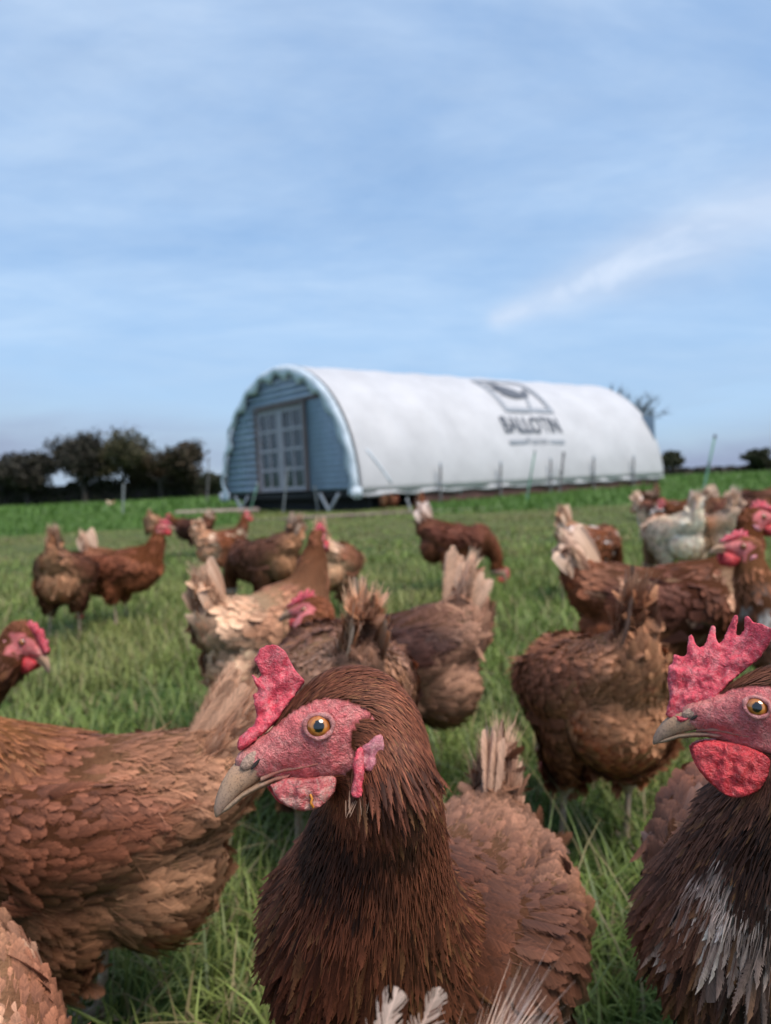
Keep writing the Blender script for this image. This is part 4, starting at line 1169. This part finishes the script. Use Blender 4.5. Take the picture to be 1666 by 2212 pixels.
    s = mesh_np('strap', loc(V), F, M['tarp_hem'], parent=root); k = s.modifiers.new('thickness', 'SOLIDIFY'); k.thickness = .012
    # printed badge and lettering: flat print on the sheet
    def prn(name, polys, mat):
        bm = bmesh.new()
        for poly in polys:
            try: bm.faces.new([bm.verts.new((x, y, 0)) for x, y in poly])
            except ValueError: pass
        bmesh.ops.triangulate(bm, faces=bm.faces)
        for _ in range(3):
            es = [e for e in bm.edges if e.calc_length() > .10]
            if es: bmesh.ops.subdivide_edges(bm, edges=es, cuts=1); bmesh.ops.triangulate(bm, faces=bm.faces)
        for v in bm.verts: v.co = cyl(v.co.x, v.co.y / SR, SR + .05) - SO
        obj_bm(name, bm, mat, cv)
    return root, prn, cv, loc
HOUSE, prn, COVER, shl = build_house()
# print coordinates: x = u along the house, y = arc length up from the near eave
def uv(px, py):
    u, p = cyl_hit(px, py); return u, p * SR
bl = uv(1092, 892); br = uv(1196, 893); tl_ = uv(1010, 822)
uL, uR_ = bl[0], br[0]; y0 = .5 * (bl[1] + br[1]); y1 = min(tl_[1], y0 + 2.3); th = .17
W_ = uR_ - uL
prn('badge_frame', [[(uL, y0), (uR_, y0), (uR_, y0 + th), (uL, y0 + th)]], M['print_pale'])
prn('badge_frame', [[(uL, y0 + th), (uL + th, y0 + th), (uL + th, y1), (uL, y1)]], M['print_pale'])
prn('badge_frame', [[(uL + th, y1 - th), (uR_ - th, y1 - th), (uR_ - th, y1), (uL + th, y1)]], M['print_pale'])
prn('badge_frame', [[(uR_ - th, y0 + th), (uR_, y0 + th), (uR_, y1), (uR_ - th, y1)]], M['print_pale'])
prn('badge_frame', [[(uL + W_ * .52, y0 + th), (uL + W_ * .58, y0 + th), (uL + W_ * .66, y0 + (y1 - y0) * .34), (uL + W_ * .62, y0 + (y1 - y0) * .36)]], M['print_pale'])
def leafp(cx, cy, L, w, ang, n=9):
    a = []
    for i in range(n + 1):
        t = i / n; a.append((t * L, w * math.sin(math.pi * t ** .8)))
    for i in range(n - 1, 0, -1):
        t = i / n; a.append((t * L, -w * math.sin(math.pi * t ** .8) * .55))
    c, s = math.cos(ang), math.sin(ang)
    return [(cx + x * c - y * s, cy + x * s + y * c) for x, y in a]
bx, by = uL + W_ * .70, y0 + (y1 - y0) * .40
for k, (ang, L, w) in enumerate(((2.42, 1.25, .09), (2.62, 1.30, .10), (2.84, 1.22, .10), (3.05, 1.02, .09))):
    prn('badge_feather', [leafp(bx, by, L * W_ * .52, w * W_ * .8, ang)], M['print'])
prn('badge_feather', [leafp(bx - .05, by - .04, W_ * .26, W_ * .075, 1.0)], M['print'])
def text_print(txt, u0, u1, ya, yb, mat, name):
    cu = bpy.data.curves.new('t', 'FONT'); cu.body = txt; cu.align_x = 'LEFT'; cu.offset = .012
    o = bpy.data.objects.new('t', cu); COL.objects.link(o)
    me = bpy.data.meshes.new_from_object(o.evaluated_get(bpy.context.evaluated_depsgraph_get()))
    bpy.data.objects.remove(o)
    bm = bmesh.new(); bm.from_mesh(me); bpy.data.meshes.remove(me)
    xs = [v.co.x for v in bm.verts]; ys = [v.co.y for v in bm.verts]; x0, x1, q0, q1 = min(xs), max(xs), min(ys), max(ys)
    for v in bm.verts:
        u = u0 + (v.co.x - x0) / (x1 - x0) * (u1 - u0); a = ya + (v.co.y - q0) / (q1 - q0) * (yb - ya)
        v.co = cyl(u, a / SR, SR + .052) - SO
    obj_bm(name, bm, mat, COVER)
a = uv(1092, 936); b = uv(1213, 934); c = uv(1090, 901)
text_print('BALLOTIN', a[0], b[0], a[1], a[1] + (c[1] - a[1]) * 1.0, M['print'], 'lettering')
a = uv(1140, 960); b = uv(1182, 958); c = uv(1140, 946)
text_print('Farm', a[0], b[0], a[1], c[1], M['print_pale'], 'lettering')
for p0, p1 in ((1100, 1135), (1186, 1218)):
    a = uv(p0, 956); b = uv(p1, 955)
    prn('lettering_rule', [[(a[0], a[1] - .05), (b[0], a[1] - .05), (b[0], a[1] + .06), (a[0], a[1] + .06)]], M['print_pale'])

# ----------------------------------------------------------------- posts, planks
M['post_dark'] = simple('dark_wood_post', (.13, .125, .13), 0.85, 0.3, 6.0)
M['post_green'] = simple('green_plastic_post', (.13, .27, .19), 0.5, 0.12, 6.0)
M['post_white'] = simple('white_plastic_post', (.26, .28, .28), 0.5, 0.12, 6.0)
def stake(label, px, py, d, top_px, top_py, rad, mat, cap=None, name='fence_post', group=None):
    x, y = ((px - 833) / FD * d, d) if d else ground_at(px, py)
    b = Vector((x, y, G(x, y) - .05)); t = pix(top_px, top_py, y)
    a, F = tube_np([(0, 0, 0), ((t - b) * .5)[:], (t - b)[:]], [rad, rad, rad * .9], 8)
    r = empty(name, b[:]); tag(r, label, 'post', group)
    mesh_np('shaft', a, F, mat, parent=r, smooth=True)
    bm = bmesh.new(); bmesh.ops.create_cone(bm, cap_ends=True, segments=10, radius1=rad * 1.5, radius2=rad * .9, depth=rad * 3.0, matrix=Matrix.Translation(t - b)); obj_bm('cap', bm, cap or mat, r)
    bm = bmesh.new(); bmesh.ops.create_cone(bm, cap_ends=True, segments=8, radius1=rad * 1.7, radius2=rad * 1.7, depth=rad * 1.6, matrix=Matrix.Translation((t - b) * .55)); obj_bm('clip', bm, cap or mat, r)
FG = 'posts of the poultry fence'
SG = 'dark stakes along the side of the hen house'
for i, (px, ty, by_) in enumerate(((952, 1003, 1046), (1082, 1000, 1040), (1190, 992, 1030), (1283, 988, 1026), (1369, 987, 1018))):
    u, p = cyl_hit(px, by_); q = S3(u, -.28, 0)
    stake(('first', 'second', 'third', 'fourth', 'fifth')[i] + ' dark stake from the gable along the white cover, beside the hen house', px, by_, q.y, px, ty, .032, M['post_dark'], M['steel'], 'wooden_stake', SG)
u, p = cyl_hit(1216, 1010); q = S3(u, -.6, 0)
stake('thin leaning dark stake beside the third stake in front of the white cover', 1208, 1040, q.y, 1218, 980, .035, M['post_dark'], None, 'wooden_stake', SG)
stake('pale post with a white cap on the far grass below the left trees', 265, 1112, None, 267, 1048, .022, M['post_white'], M['post_white'], group=FG)
stake('green plastic fence post leaning right in the grass right of the hen house', 1516, 1072, None, 1545, 942, .022, M['post_green'], M['post_dark'], group=FG)
stake('green plastic fence post leaning before the lettering side of the hen house', 1136, 1086, None, 1156, 975, .020, M['post_green'], M['post_white'], group=FG)
stake('pale green leaning post in front of the left part of the blue gable', 537, 1112, None, 557, 1045, .018, M['post_green'], M['post_white'], group=FG)
stake('pale grey post in front of the glazed doors of the blue gable', 611, 1108, None, 622, 1010, .022, M['post_white'], M['post_white'], group=FG)
stake('thin pale post under the right half of the blue gable', 688, 1106, None, 680, 1052, .022, M['post_white'], M['post_white'], group=FG)
stake('thin pale post leaning beneath the near corner of the white cover', 890, 1106, None, 880, 1078, .020, M['post_white'], M['post_white'], group=FG)
stake('thin pale green post below the dark stakes beside the long side beam', 992, 1084, None, 996, 1046, .022, M['post_green'], M['post_white'], group=FG)
stake('thin dark post against the sky between the trees and the blue gable', 447, 1072, 30.0, 451, 990, .030, M['post_dark'], None, group=FG)
x, y = ground_at(470, 1108)
bm = bmesh.new(); bm_box(bm, (0, 0, .05), 2.3, .9, .07); bmesh.ops.bevel(bm, geom=bm.edges[:], offset=.01, segments=1, affect='EDGES')
o = obj_bm('ramp_board', bm, M['plank']); o.location = (x, y, G(x, y)); o.rotation_euler = (R(3), R(-2.5), R(12)); tag(o, 'pale wooden board lying on the grass left of the blue gable', 'board')
def patch(name, px, py, rx, ry, mat, label, cat, seed):
    x, y = ground_at(px, py); n = 40; rg = random.Random(seed); V = [(0, 0, 0)]
    for i in range(n):
        a = 2 * math.pi * i / n; k = 1 + .25 * math.sin(3 * a + seed) + .15 * math.sin(7 * a) + rg.uniform(-.08, .08)
        V.append((rx * k * math.cos(a), ry * k * math.sin(a), 0))
    V = np.array(V); V[:, 0] += x; V[:, 1] += y; V[:, 2] = gz(V[:, 0], V[:, 1]) + .02
    F = np.array([(0, 1 + i, 1 + (i + 1) % n) for i in range(n)])
    o = mesh_np(name, V, F, mat); tag(o, kind='structure')
M['dirt'] = simple('bare_trodden_earth', (.20, .135, .105), 0.95, 0.3, 3.0, 0.4)
patch('bare_earth', 800, 1112, 2.0, .55, M['dirt'], '', '', 2)

# ----------------------------------------------------------------- trees, hedges
M['bark'] = simple('bark', (.060, .048, .040), 0.95, 0.3, 6.0, 0.5)
def grow(base, hgt_, rng, depth, spread, up, lean=(0, 0), trunk=.3, r0=.14):
    segs = []; tips = []
    def rec(p, d, L, r, k):
        n = 4; pts = [p]
        for _ in range(n):
            d = nrm(d + rng.normal(0, .13, 3) + np.array([lean[0], lean[1], up]) * .12); p = p + d * L / n; pts.append(p)
        segs.append((np.array(pts), np.linspace(r, r * .6, n + 1)))
        if k == 0: tips.append((p, d)); return
        for _ in range(3 if k > 1 else 4):
            nd = nrm(d + rng.normal(0, spread, 3) + np.array([0, 0, up * .3]))
            q = pts[rng.integers(2, n + 1)]
            rec(q, nd, L * rng.uniform(.6, .85), r * .55, k - 1)
            if k <= 2: tips.append((q, nd))
    rec(np.array(base, float), np.array([lean[0] * .5, lean[1] * .5, 1.0]), hgt_ * trunk, r0, depth)
    return segs, tips
def tree(label, px, py_base, d, hgt_, wid, seed, cols, dens=1.0, leaf=.20, up=.5, spread=.65, depth=4, name='field_tree', lean=(0, 0), twigs=False, trunk=.30, group='trees along the field edge', rc=1.0):
    rng = np.random.default_rng(seed)
    x, y = (px - 833) / FD * d, d
    b = (x, y, G(x, y) - .1)
    root = empty(name, b); tag(root, label, 'tree', group)
    segs, tips = grow((0, 0, 0), hgt_, rng, depth, spread, up, lean, trunk, .05 * hgt_)
    allp = np.concatenate([s[0] for s in segs]); mx = allp[:, 2].max(); sx = wid * .5 / max(np.abs(allp[:, 0]).max(), .1); sz = hgt_ * .96 / mx
    k = np.array([sx, sx, sz])
    VV, FF, off = [], [], 0
    for p, r in segs:
        a, f = tube_np(p * k, np.maximum(r, .012 * hgt_ / 4), 5); VV.append(a); FF.append(f + off); off += len(a)
    mesh_np('trunk', np.concatenate(VV), np.concatenate(FF), M['bark'], parent=root, smooth=True)
    tp = np.array([t[0] for t in tips]) * k
    if twigs:
        n = int(len(tp) * 9 * dens); i = rng.integers(0, len(tp), n); P = tp[i]
        dirs = nrm(np.array([t[1] for t in tips])[i] + rng.normal(0, .55, (n, 3)) + np.array([0, 0, .4])); L = .55 * (.5 + rng.random(n)) * hgt_ / 6
        side = nrm(np.cross(dirs, rng.normal(size=(n, 3)))) * (.012 * hgt_ / 4)
        V = np.stack([P - side, P + side, P + dirs * L[:, None]], 1).reshape(-1, 3); F = np.arange(n * 3).reshape(-1, 3)
        c = np.tile(np.array(cols[0]), (n * 3, 1)) * (1 + rng.normal(0, .15, (n * 3, 1)))
        mesh_np('crown', V, F, M['leaf'], np.clip(c, 0, 1), parent=root)
        return
    n = int(len(tp) * 34 * dens); i = rng.integers(0, len(tp), n)
    P = tp[i] + rng.normal(0, 1, (n, 3)) * np.array([.20, .20, .15]) * hgt_ * .28 * rc
    P[:, 2] = np.clip(P[:, 2], .12 * hgt_, None)
    X = nrm(rng.normal(size=(n, 3))); Y = nrm(np.cross(X, rng.normal(size=(n, 3)))); s = leaf * (.5 + rng.random(n))[:, None]
    V = np.stack([P - X * s * .5, P + Y * s * .35, P + X * s * .6, P - Y * s * .35], 1).reshape(-1, 3); F = np.arange(n * 4).reshape(-1, 4)
    w = rng.random(n)[:, None] ** 1.5; c = np.array(cols[0]) * (1 - w) + np.array(cols[1]) * w; c = np.repeat(c * (1 + rng.normal(0, .2, (n, 1))), 4, 0)
    mesh_np('crown', V, F, M['leaf'], np.clip(c, 0, 1), parent=root)
LG = ((.026, .030, .016), (.058, .058, .030)); LB = ((.028, .026, .020), (.062, .054, .040)); LR = ((.032, .028, .018), (.085, .058, .034))
D = 60.0
tree('low round brownish bush tree at the far left edge of the field', 58, 1095, D, 4.1, 6.0, 1, LB, 2.0, .24, rc=1.5, trunk=.18, spread=.8)
tree('tall dark tree, left one of the three joined crowns', 184, 1095, D, 5.5, 5.0, 2, LB, 2.4, .24, rc=1.4, trunk=.20)
tree('open-crowned olive tree with sky showing through below its round top', 268, 1095, D + 1, 5.7, 5.6, 3, ((.045, .042, .022), (.10, .085, .042)), .95, .22, trunk=.36, spread=.8)
tree('rust brown bush tree sloping down to the right towards the hen house', 350, 1092, D, 4.6, 5.6, 4, LR, 2.2, .24, rc=1.5, trunk=.18, spread=.8)
tree('small dark bush tucked against the left side of the hen house', 468, 1082, D - 2, 2.0, 2.2, 5, LG, 1.0, .20, trunk=.2, spread=.8)
tree('bare twiggy tree rising behind the far end of the white cover', 1262, 1010, 46.0, 6.5, 12.0, 6, ((.055, .060, .055), (.06, .06, .06)), 1.0, .2, twigs=True, up=.35, spread=.75, depth=5, lean=(.05, 0), name='bare_tree')
tree('dark clipped tree just right of the white cover', 1452, 1024, 58.0, 2.0, 2.1, 7, LG, 1.2, .18, trunk=.35, spread=.8)
tree('dark rounded tree at the far right edge of the field', 1642, 1018, 58.0, 1.9, 2.6, 8, LG, 1.4, .18, trunk=.30, spread=.9)
def hedge(label, p0, p1, hgt_, dep, n, seed, cols, d):
    rng = np.random.default_rng(seed); x0, x1 = (p0 - 833) / FD * d, (p1 - 833) / FD * d
    root = empty('hedge', ((x0 + x1) / 2, d, G((x0 + x1) / 2, d))); tag(root, label, 'hedge', 'field hedges')
    xs = rng.uniform(x0, x1, n); q = np.stack([xs, 0 * xs, 0 * xs], 1); hh = hgt_ * (.85 + .22 * noise3(q, .22, seed) + .1 * noise3(q, .9, seed + 1))
    zz = rng.random(n) ** .7 * hh; yy = d + rng.normal(0, dep, n) * (1 - .4 * zz / hgt_)
    P = np.stack([xs, yy, gz(xs, yy) + zz], 1) - np.array(root.location)
    X = nrm(rng.normal(size=(n, 3))); Y = nrm(np.cross(X, rng.normal(size=(n, 3)))); s = .26 * (.5 + rng.random(n))[:, None]
    V = np.stack([P - X * s * .5, P + Y * s * .4, P + X * s * .6, P - Y * s * .4], 1).reshape(-1, 3)
    w = rng.random(n)[:, None] ** 1.5; c = np.repeat((np.array(cols[0]) * (1 - w) + np.array(cols[1]) * w) * (1 + rng.normal(0, .2, (n, 1))), 4, 0)
    mesh_np('foliage', V, np.arange(n * 4).reshape(-1, 4), M['leaf'], np.clip(c, 0, 1), parent=root)
    # woody core
    k = 40; xs = np.linspace(x0, x1, k); V = []; F = []
    for i, x in enumerate(xs):
        h = hgt_ * .72
        for (yy, z) in ((-.35, -.1), (-.25, h), (.25, h), (.35, -.1)): V.append((x - root.location.x, yy, G(x, d) + z - root.location.z))
        if i:
            for q_ in range(3): F.append((4 * i - 4 + q_, 4 * i - 3 + q_, 4 * i + 1 + q_, 4 * i + q_))
    mesh_np('branches', np.array(V), np.array(F), M['bark'], parent=root)
hedge('dark field hedge running below the trees at the left', -160, 520, 2.1, .6, 7000, 1, LG, 61.5)
hedge('low dark hedge along the skyline right of the hen house', 1400, 1900, .62, .4, 3500, 2, LB, 60.5)

# ----------------------------------------------------------------- hens
A_ = math.atan2
S_FRONT = style(head=(.125, .048, .025), neck=(.105, .036, .018), hack=(.110, .039, .019), breast=(.135, .063, .038), back=(.155, .072, .040), rump=(.27, .148, .088), fluff=(.20, .10, .052),
                wing=(.20, .10, .056), tail=(.52, .36, .25), tip=1.35, under=(.045, .020, .013), throat=(.022, .011, .009))
S_RIGHT = style(head=(.12, .050, .028), neck=(.10, .044, .027), hack=(.13, .060, .034), breast=(.15, .072, .042), back=BRN, rump=MID, fluff=BRN, wing=BRN, tail=CRM, mott=(.35, .26, .21), mamt=.12, tip=1.3, under=(.05, .024, .016), throat=(.016, .009, .008))
def cam_head(px, py, d, rot_deg=0.0):
    E = np.array(pix(px, py, d)[:]); C = nrm(np.array([0, 0, CAM_H]) - E)
    A0 = np.array([-1., 0, 0]); A0 = nrm(A0 - (A0 @ C) * C); B0 = np.cross(C, A0); B0 = B0 if B0[2] > 0 else -B0
    r = R(rot_deg); return E, A0 * math.cos(r) + B0 * math.sin(r), -A0 * math.sin(r) + B0 * math.cos(r), C
def npt(px, py, d, rpx): return (*pix(px, py, d)[:], rpx / FD * d)
FRONT, FI = hen('brown hen in front at centre, head turned left with its orange eye on the viewer', .046, .560, A_(-.925, -.36), .90, -9, st=S_FRONT, lod=0, seed=1,
    head=cam_head(689, 1569, .355), neck=[npt(792, 2010, .440, 215), npt(806, 1880, .405, 170), npt(822, 1765, .382, 138)],
    comb=COMB1, watt=WATT1, dusty=True, twin_lobe=True, tail_up=74, tail_len=.090, tail_w=.020, tail_fray=.25, fill=.85, voxel=.0024, fat=1.0, n2_end=1.72, spots=[(pix(715, 1800, .372), .030, (.014, .008, .007), .95), (pix(760, 1860, .375), .026, (.016, .009, .007), .9), (pix(852, 1700, .345), .016, (.022, .012, .009), .7), (pix(838, 1780, .352), .022, (.020, .011, .009), .65)])
# pale bristles under the ear and a shred of straw on the wattle
bf_ = Feathers(); rg_ = np.random.default_rng(77)
for k in range(12):
    hx, hy = 1045 + rg_.normal(0, 55), 1065 + rg_.normal(0, 26)
    dirn = FI['H'](hx + rg_.normal(0, 25), hy + 100, 285) - FI['H'](hx, hy, 275)
    bf_.add(HAIR, FI['H'](hx, hy, 262 + rg_.normal(0, 6)), dirn, FI['frame'][3], .0005, .006 + .003 * rg_.random(), np.array((.20, .12, .075)), np.array((.42, .30, .21)), rg_)
bf_.build('ear_bristles', FRONT)
sw = np.array([FI['H'](755, 1050, 205), FI['H'](768, 1075, 208), FI['H'](760, 1100, 208), FI['H'](778, 1130, 200)])
sw = np.array([(FRONT.matrix_basis @ Vector(p))[:] for p in sw])
sV, sF = tube_np(sw, .0006, 5)
o = mesh_np('straw', sV, sF, simple('orange_straw', (.55, .20, .02), .6, .2, 300.0), smooth=True); tag(o, 'shred of orange straw stuck to the dusty wattle of the front hen', 'straw')
rot2 = 21.0; d2 = .405; hs2 = (236 / 278.0) * (d2 / .355)
def pl2(zx, zy):
    dx, dy = (zx - 865) * .4277 * d2 / FD, (zy - 612) * .4277 * d2 / FD
    a0, b0 = -dx, -dy; r = R(rot2)
    return np.array([a0 * math.cos(r) + b0 * math.sin(r), -a0 * math.sin(r) + b0 * math.cos(r)]) / hs2
COMB2 = np.array([pl2(*p) for p in [(425, 655), (442, 610), (455, 560), (450, 470), (465, 400), (488, 378), (490, 342), (500, 338), (535, 356), (558, 345), (574, 245), (584, 232), (595, 240), (606, 290), (632, 316), (655, 290),
        (688, 196), (700, 186), (711, 196), (706, 250), (718, 290), (738, 282), (800, 155), (818, 138), (827, 150), (800, 262), (822, 262), (850, 222), (855, 165), (868, 150), (880, 160), (892, 192), (935, 205), (985, 240), (950, 310), (900, 370),
        (820, 430), (740, 500), (690, 560), (620, 640), (500, 690)]])
WATT2 = np.array([pl2(*p) for p in [(555, 800), (552, 850), (575, 915), (625, 985), (690, 1033), (740, 1036), (800, 1018), (855, 970), (903, 890), (890, 850), (850, 820), (760, 790), (650, 775)]])
hen('dark brown hen at the right edge with a tall spiked red comb and white-flecked breast', .315, .56, A_(-.86, -.50), 1.04, -4, st=S_RIGHT, lod=0, seed=2,
    head=cam_head(1636, 1528, d2, rot2), head_scale=hs2, neck=[npt(1650, 2020, .455, 240), npt(1668, 1880, .430, 185), npt(1690, 1760, .415, 140)],
    comb=COMB2, watt=WATT2, voxel=.0025, n2_end=1.62, spots=[(pix(1655, 1880, .385), .030, (.014, .008, .007), .95), (pix(1545, 1925, .40), .020, (.52, .42, .34), .9), (pix(1450, 1985, .42), .014, (.52, .42, .34), .9),
         (pix(1625, 1990, .385), .028, (.52, .42, .34), .85), (pix(1560, 2050, .395), .012, (.5, .4, .33), .5), (pix(1650, 2130, .385), .032, (.03, .015, .012), .8), (pix(1480, 2170, .41), .02, (.4, .32, .28), .4)])
# close behind
S_LEFT = style(head=RED, neck=(.22, .085, .03), hack=(.24, .10, .04), breast=(.15, .065, .033), back=(.17, .068, .034), rump=(.27, .135, .072), fluff=(.30, .17, .092), wing=(.150, .058, .030), tail=BLD, tip=1.35)
p = pix(190, 1850, .735)
hen('rust brown hen standing side on at the left, its head cut off by the edge', p.x - .022, .735, R(176), .97, 0, pose='up', st=S_LEFT, lod=1, voxel=.0066, seed=3, tail_up=50, tail_len=.105, fat=1.05)
hen('brown hen whose pink face peers in at the left edge above the side-on hen', -.76, 1.16, R(-4), 1.0, 0, pose='low', st=style(neck=BRN), lod=1, voxel=.0066, seed=4, head_yaw=-14, head_pitch=-12)
hen('tan hen in the bottom left corner, only its ruffled back in view', -.272, .43, R(-62), .80, 12, pose='low', st=style(back=(.27, .135, .075), rump=TAN, wing=MID, tail=BLD, mott=BLD, mamt=.3), lod=0, dens=1.35, voxel=.006, seed=5, tail_up=40, tail_len=.07)
hen('hen below the frame showing only a tuft of cream tail feathers before the front hen', -.142, .262, R(172), .985, 0, pose='low', st=style(tail=(.62, .50, .40), tail2=(.50, .35, .25), rump=BLD), lod=1, dens=1.6, seed=6, tail_up=60, tail_len=.100, voxel=.008, tail_n=9, tail_w=.020, tail_fray=.9, tail_hair=.0006)
# middle distance
def at(px, d): return (px - 833) / FD * d, d
hen('brown hen seen from behind at right, tail raised, one leg clear of its fluff', *at(1278, 1.14), R(98), .97, 10, pose='down', st=style(back=(.21, .095, .05), rump=(.27, .13, .07), fluff=(.36, .185, .092), breast=RED, wing=(.20, .085, .045), tail=(.30, .18, .11), tail2=(.17, .09, .055)), lod=1, voxel=.0066, seed=7, tail_up=62, fat=1.05)
hen('dark chocolate hen bending away behind the front hen, ragged pale tail raised', *at(826, 1.30), R(170), 1.02, 8, pose='down', st=style(back=(.038, .016, .012), breast=(.04, .017, .012), rump=(.15, .075, .045), fluff=(.36, .215, .135), wing=(.042, .018, .013), tail=(.74, .53, .36), tail2=(.64, .42, .26)), lod=1, voxel=.0066, seed=8, tail_up=68, tail_len=.105)
hen('grey-brown hen facing left behind the front hen comb, pale tail up', -.074, 1.10, R(105), 1.05, 2, pose='low', st=style(back=(.22, .115, .07), breast=(.12, .062, .04), rump=(.34, .20, .12), fluff=(.20, .11, .07), wing=(.20, .10, .062), tail=(.68, .48, .31), tail2=(.52, .32, .18), mott=TAN, mamt=.3), lod=1, voxel=.0066, seed=9, tail_up=60, head_yaw=58)
hen('beige hen with a cream fluffy rear standing left of centre, head raised', *at(585, 1.62), R(56), 1.03, -4, pose='up', st=style(neck=(.22, .09, .045), hack=(.24, .11, .06), breast=(.36, .20, .11), back=(.40, .225, .125), rump=(.55, .37, .23), fluff=(.58, .41, .27), wing=(.36, .20, .115), tail=CRM, tail2=BLD), lod=1, seed=10, tail_up=62, head_yaw=20)
hen('long chestnut hen facing right behind the rear-view hen, cream tail at its left', *at(1440, 1.60), R(-4), 1.10, 0, pose='up', st=style(back=(.115, .045, .026), breast=(.16, .065, .03), rump=(.19, .085, .045), fluff=RED, wing=(.095, .036, .022), tail=(.74, .58, .43), tail2=(.66, .47, .30), mott=BLD, mamt=.05), lod=1, seed=11, tail_up=56, head_yaw=10)
hen('brown hen at right edge facing left, bright red comb over the chestnut back', *at(1795, 1.40), R(180), .98, 0, pose='up', st=style(head=RED, neck=(.24, .10, .045), breast=(.13, .065, .04), mott=WHT, mamt=.35), lod=1, seed=12)
def far(label, px, py, yaw, pose, stl, seed, scale=1.0, pitch=0, lod=None, **k):
    x, y = ground_at(px, py + max(0, py - 1106) * .10)
    hen(label, x, y, R(yaw), scale, pitch, pose, stl, lod if lod is not None else (1 if y < 3.9 else 2), seed, **k)
BRS = style(); RDS = style(neck=RED, hack=RED, breast=RED, back=(.15, .055, .028), wing=(.17, .06, .03), fluff=MID, rump=MID)
CRS = style(breast=(.74, .60, .44), back=(.72, .57, .41), rump=(.76, .62, .45), fluff=(.78, .66, .50), wing=(.70, .54, .38), tail=(.70, .58, .46), tip=1.15, neck=TAN, hack=BLD)
far('dark-backed hen seen from behind at left, thin pale tail upright', 142, 1352, 98, 'down', style(back=(.10, .045, .03), rump=(.17, .08, .045), fluff=(.34, .19, .10), tail=CRM, tail2=TAN), 21, 1.05, 8, tail_up=66)
far('red-brown hen standing side on at left, facing right with red comb up', 268, 1326, -6, 'up', RDS, 22, 1.0, 0, tail_up=64)
far('tiny tan hen far off at left, seen from behind on the grazed grass', 331, 1166, 95, 'down', style(back=TAN, rump=BLD, fluff=BLD, wing=TAN, tail=CRM), 23, .95)
far('dark hen facing left far off, its pale tail touching the reddish hen beside it', 415, 1192, 165, 'low', style(back=DKB, breast=DKB, wing=DKB, tail=CRM, rump=BRN, fluff=BRN), 24, 1.0)
far('reddish hen at left with bright pale rump, walking away to the right', 482, 1240, 40, 'up', style(back=RED, breast=RED, wing=RED, rump=TAN, fluff=BLD, tail=CRM, mott=CRM, mamt=.2), 25, .95)
far('dark brown hen turned away left, cream-tipped tail pointing up right', 572, 1308, 150, 'down', style(back=(.10, .045, .028), breast=BRN, wing=(.11, .05, .03), rump=(.17, .085, .05), fluff=(.34, .19, .095), tail=CRM, tail2=DKB), 26, 1.05, 10, tail_up=50)
far('cream-rumped hen seen from behind, half hidden by the beige hen head', 722, 1322, 75, 'down', style(back=TAN, rump=CRM, fluff=(.5, .33, .19), tail=CRM, tail2=BLD, wing=MID), 27, 1.0, 8)
far('dark red hen pecking to the right in mid field, white tail at its left', 985, 1262, -6, 'down', style(back=(.13, .045, .026), breast=RED, wing=(.12, .042, .025), rump=BRN, fluff=BRN, tail=WHT, tail2=CRM), 28, 1.05, 7, tail_up=58, lod=1)
far('small upright brown hen near the dark underside of the hen house', 909, 1124, 80, 'up', RDS, 29, .95)
far('left hen of the pair in the shade at the near corner of the hen house', 829, 1105, 100, 'low', style(back=MID, rump=TAN, fluff=TAN), 30, .95)
far('right hen of the pair in the shade at the near corner of the hen house', 851, 1104, 70, 'low', RDS, 31, .95)
far('brown hen with cream tail at left, walking away in mid field right of centre', 1272, 1272, 35, 'down', style(back=MID, breast=RED, wing=RED, rump=BLD, fluff=TAN, tail=CRM, tail2=CRM, mott=WHT, mamt=.1), 32, 1.0, 4, tail_up=60)
far('far dark hen with a pale rump below the far end of the hen house', 1396, 1120, 110, 'down', style(back=BRN, rump=CRM, fluff=BRN, tail=TAN), 33, 1.0)
far('brown hen behind the cream hen, facing right with a white flank patch', 1428, 1168, -20, 'low', style(back=BRN, wing=DKB, rump=BRN, fluff=CRM, mott=WHT, mamt=.15), 34, 1.0)
far('all-cream hen seen from behind at right, tail peaked like a tent', 1455, 1262, 100, 'down', CRS, 35, 1.08, 6, tail_up=60)
far('mottled cream hen seen from behind beside the red comb at the right', 1552, 1258, 88, 'down', style(back=BLD, breast=CRM, rump=CRM, fluff=(.62, .48, .33), wing=BLD, tail=(.68, .56, .44), mott=GRY, mamt=.2, tip=1.2), 36, 1.08, 6, tail_up=64, lod=1)
far('dark chestnut hen at right facing the right edge above the red comb', 1610, 1200, -28, 'low', style(back=(.10, .038, .022), wing=(.12, .045, .025), tail=CRM, rump=BRN), 37, 1.12)
far('dark chestnut hen facing left behind the mottled cream hen', 1512, 1192, 170, 'low', style(back=(.09, .038, .024), wing=(.085, .036, .022), tail=CRM, rump=BRN, breast=DKB), 38, 1.0)
far('small far hen at the right edge with a tan tail', 1636, 1128, 150, 'down', style(back=DKB, tail=BLD, tail2=TAN), 39, 1.0)
far('tiny pale hen out on the lush grass below the left trees', 238, 1098, 60, 'low', CRS, 40, .9)
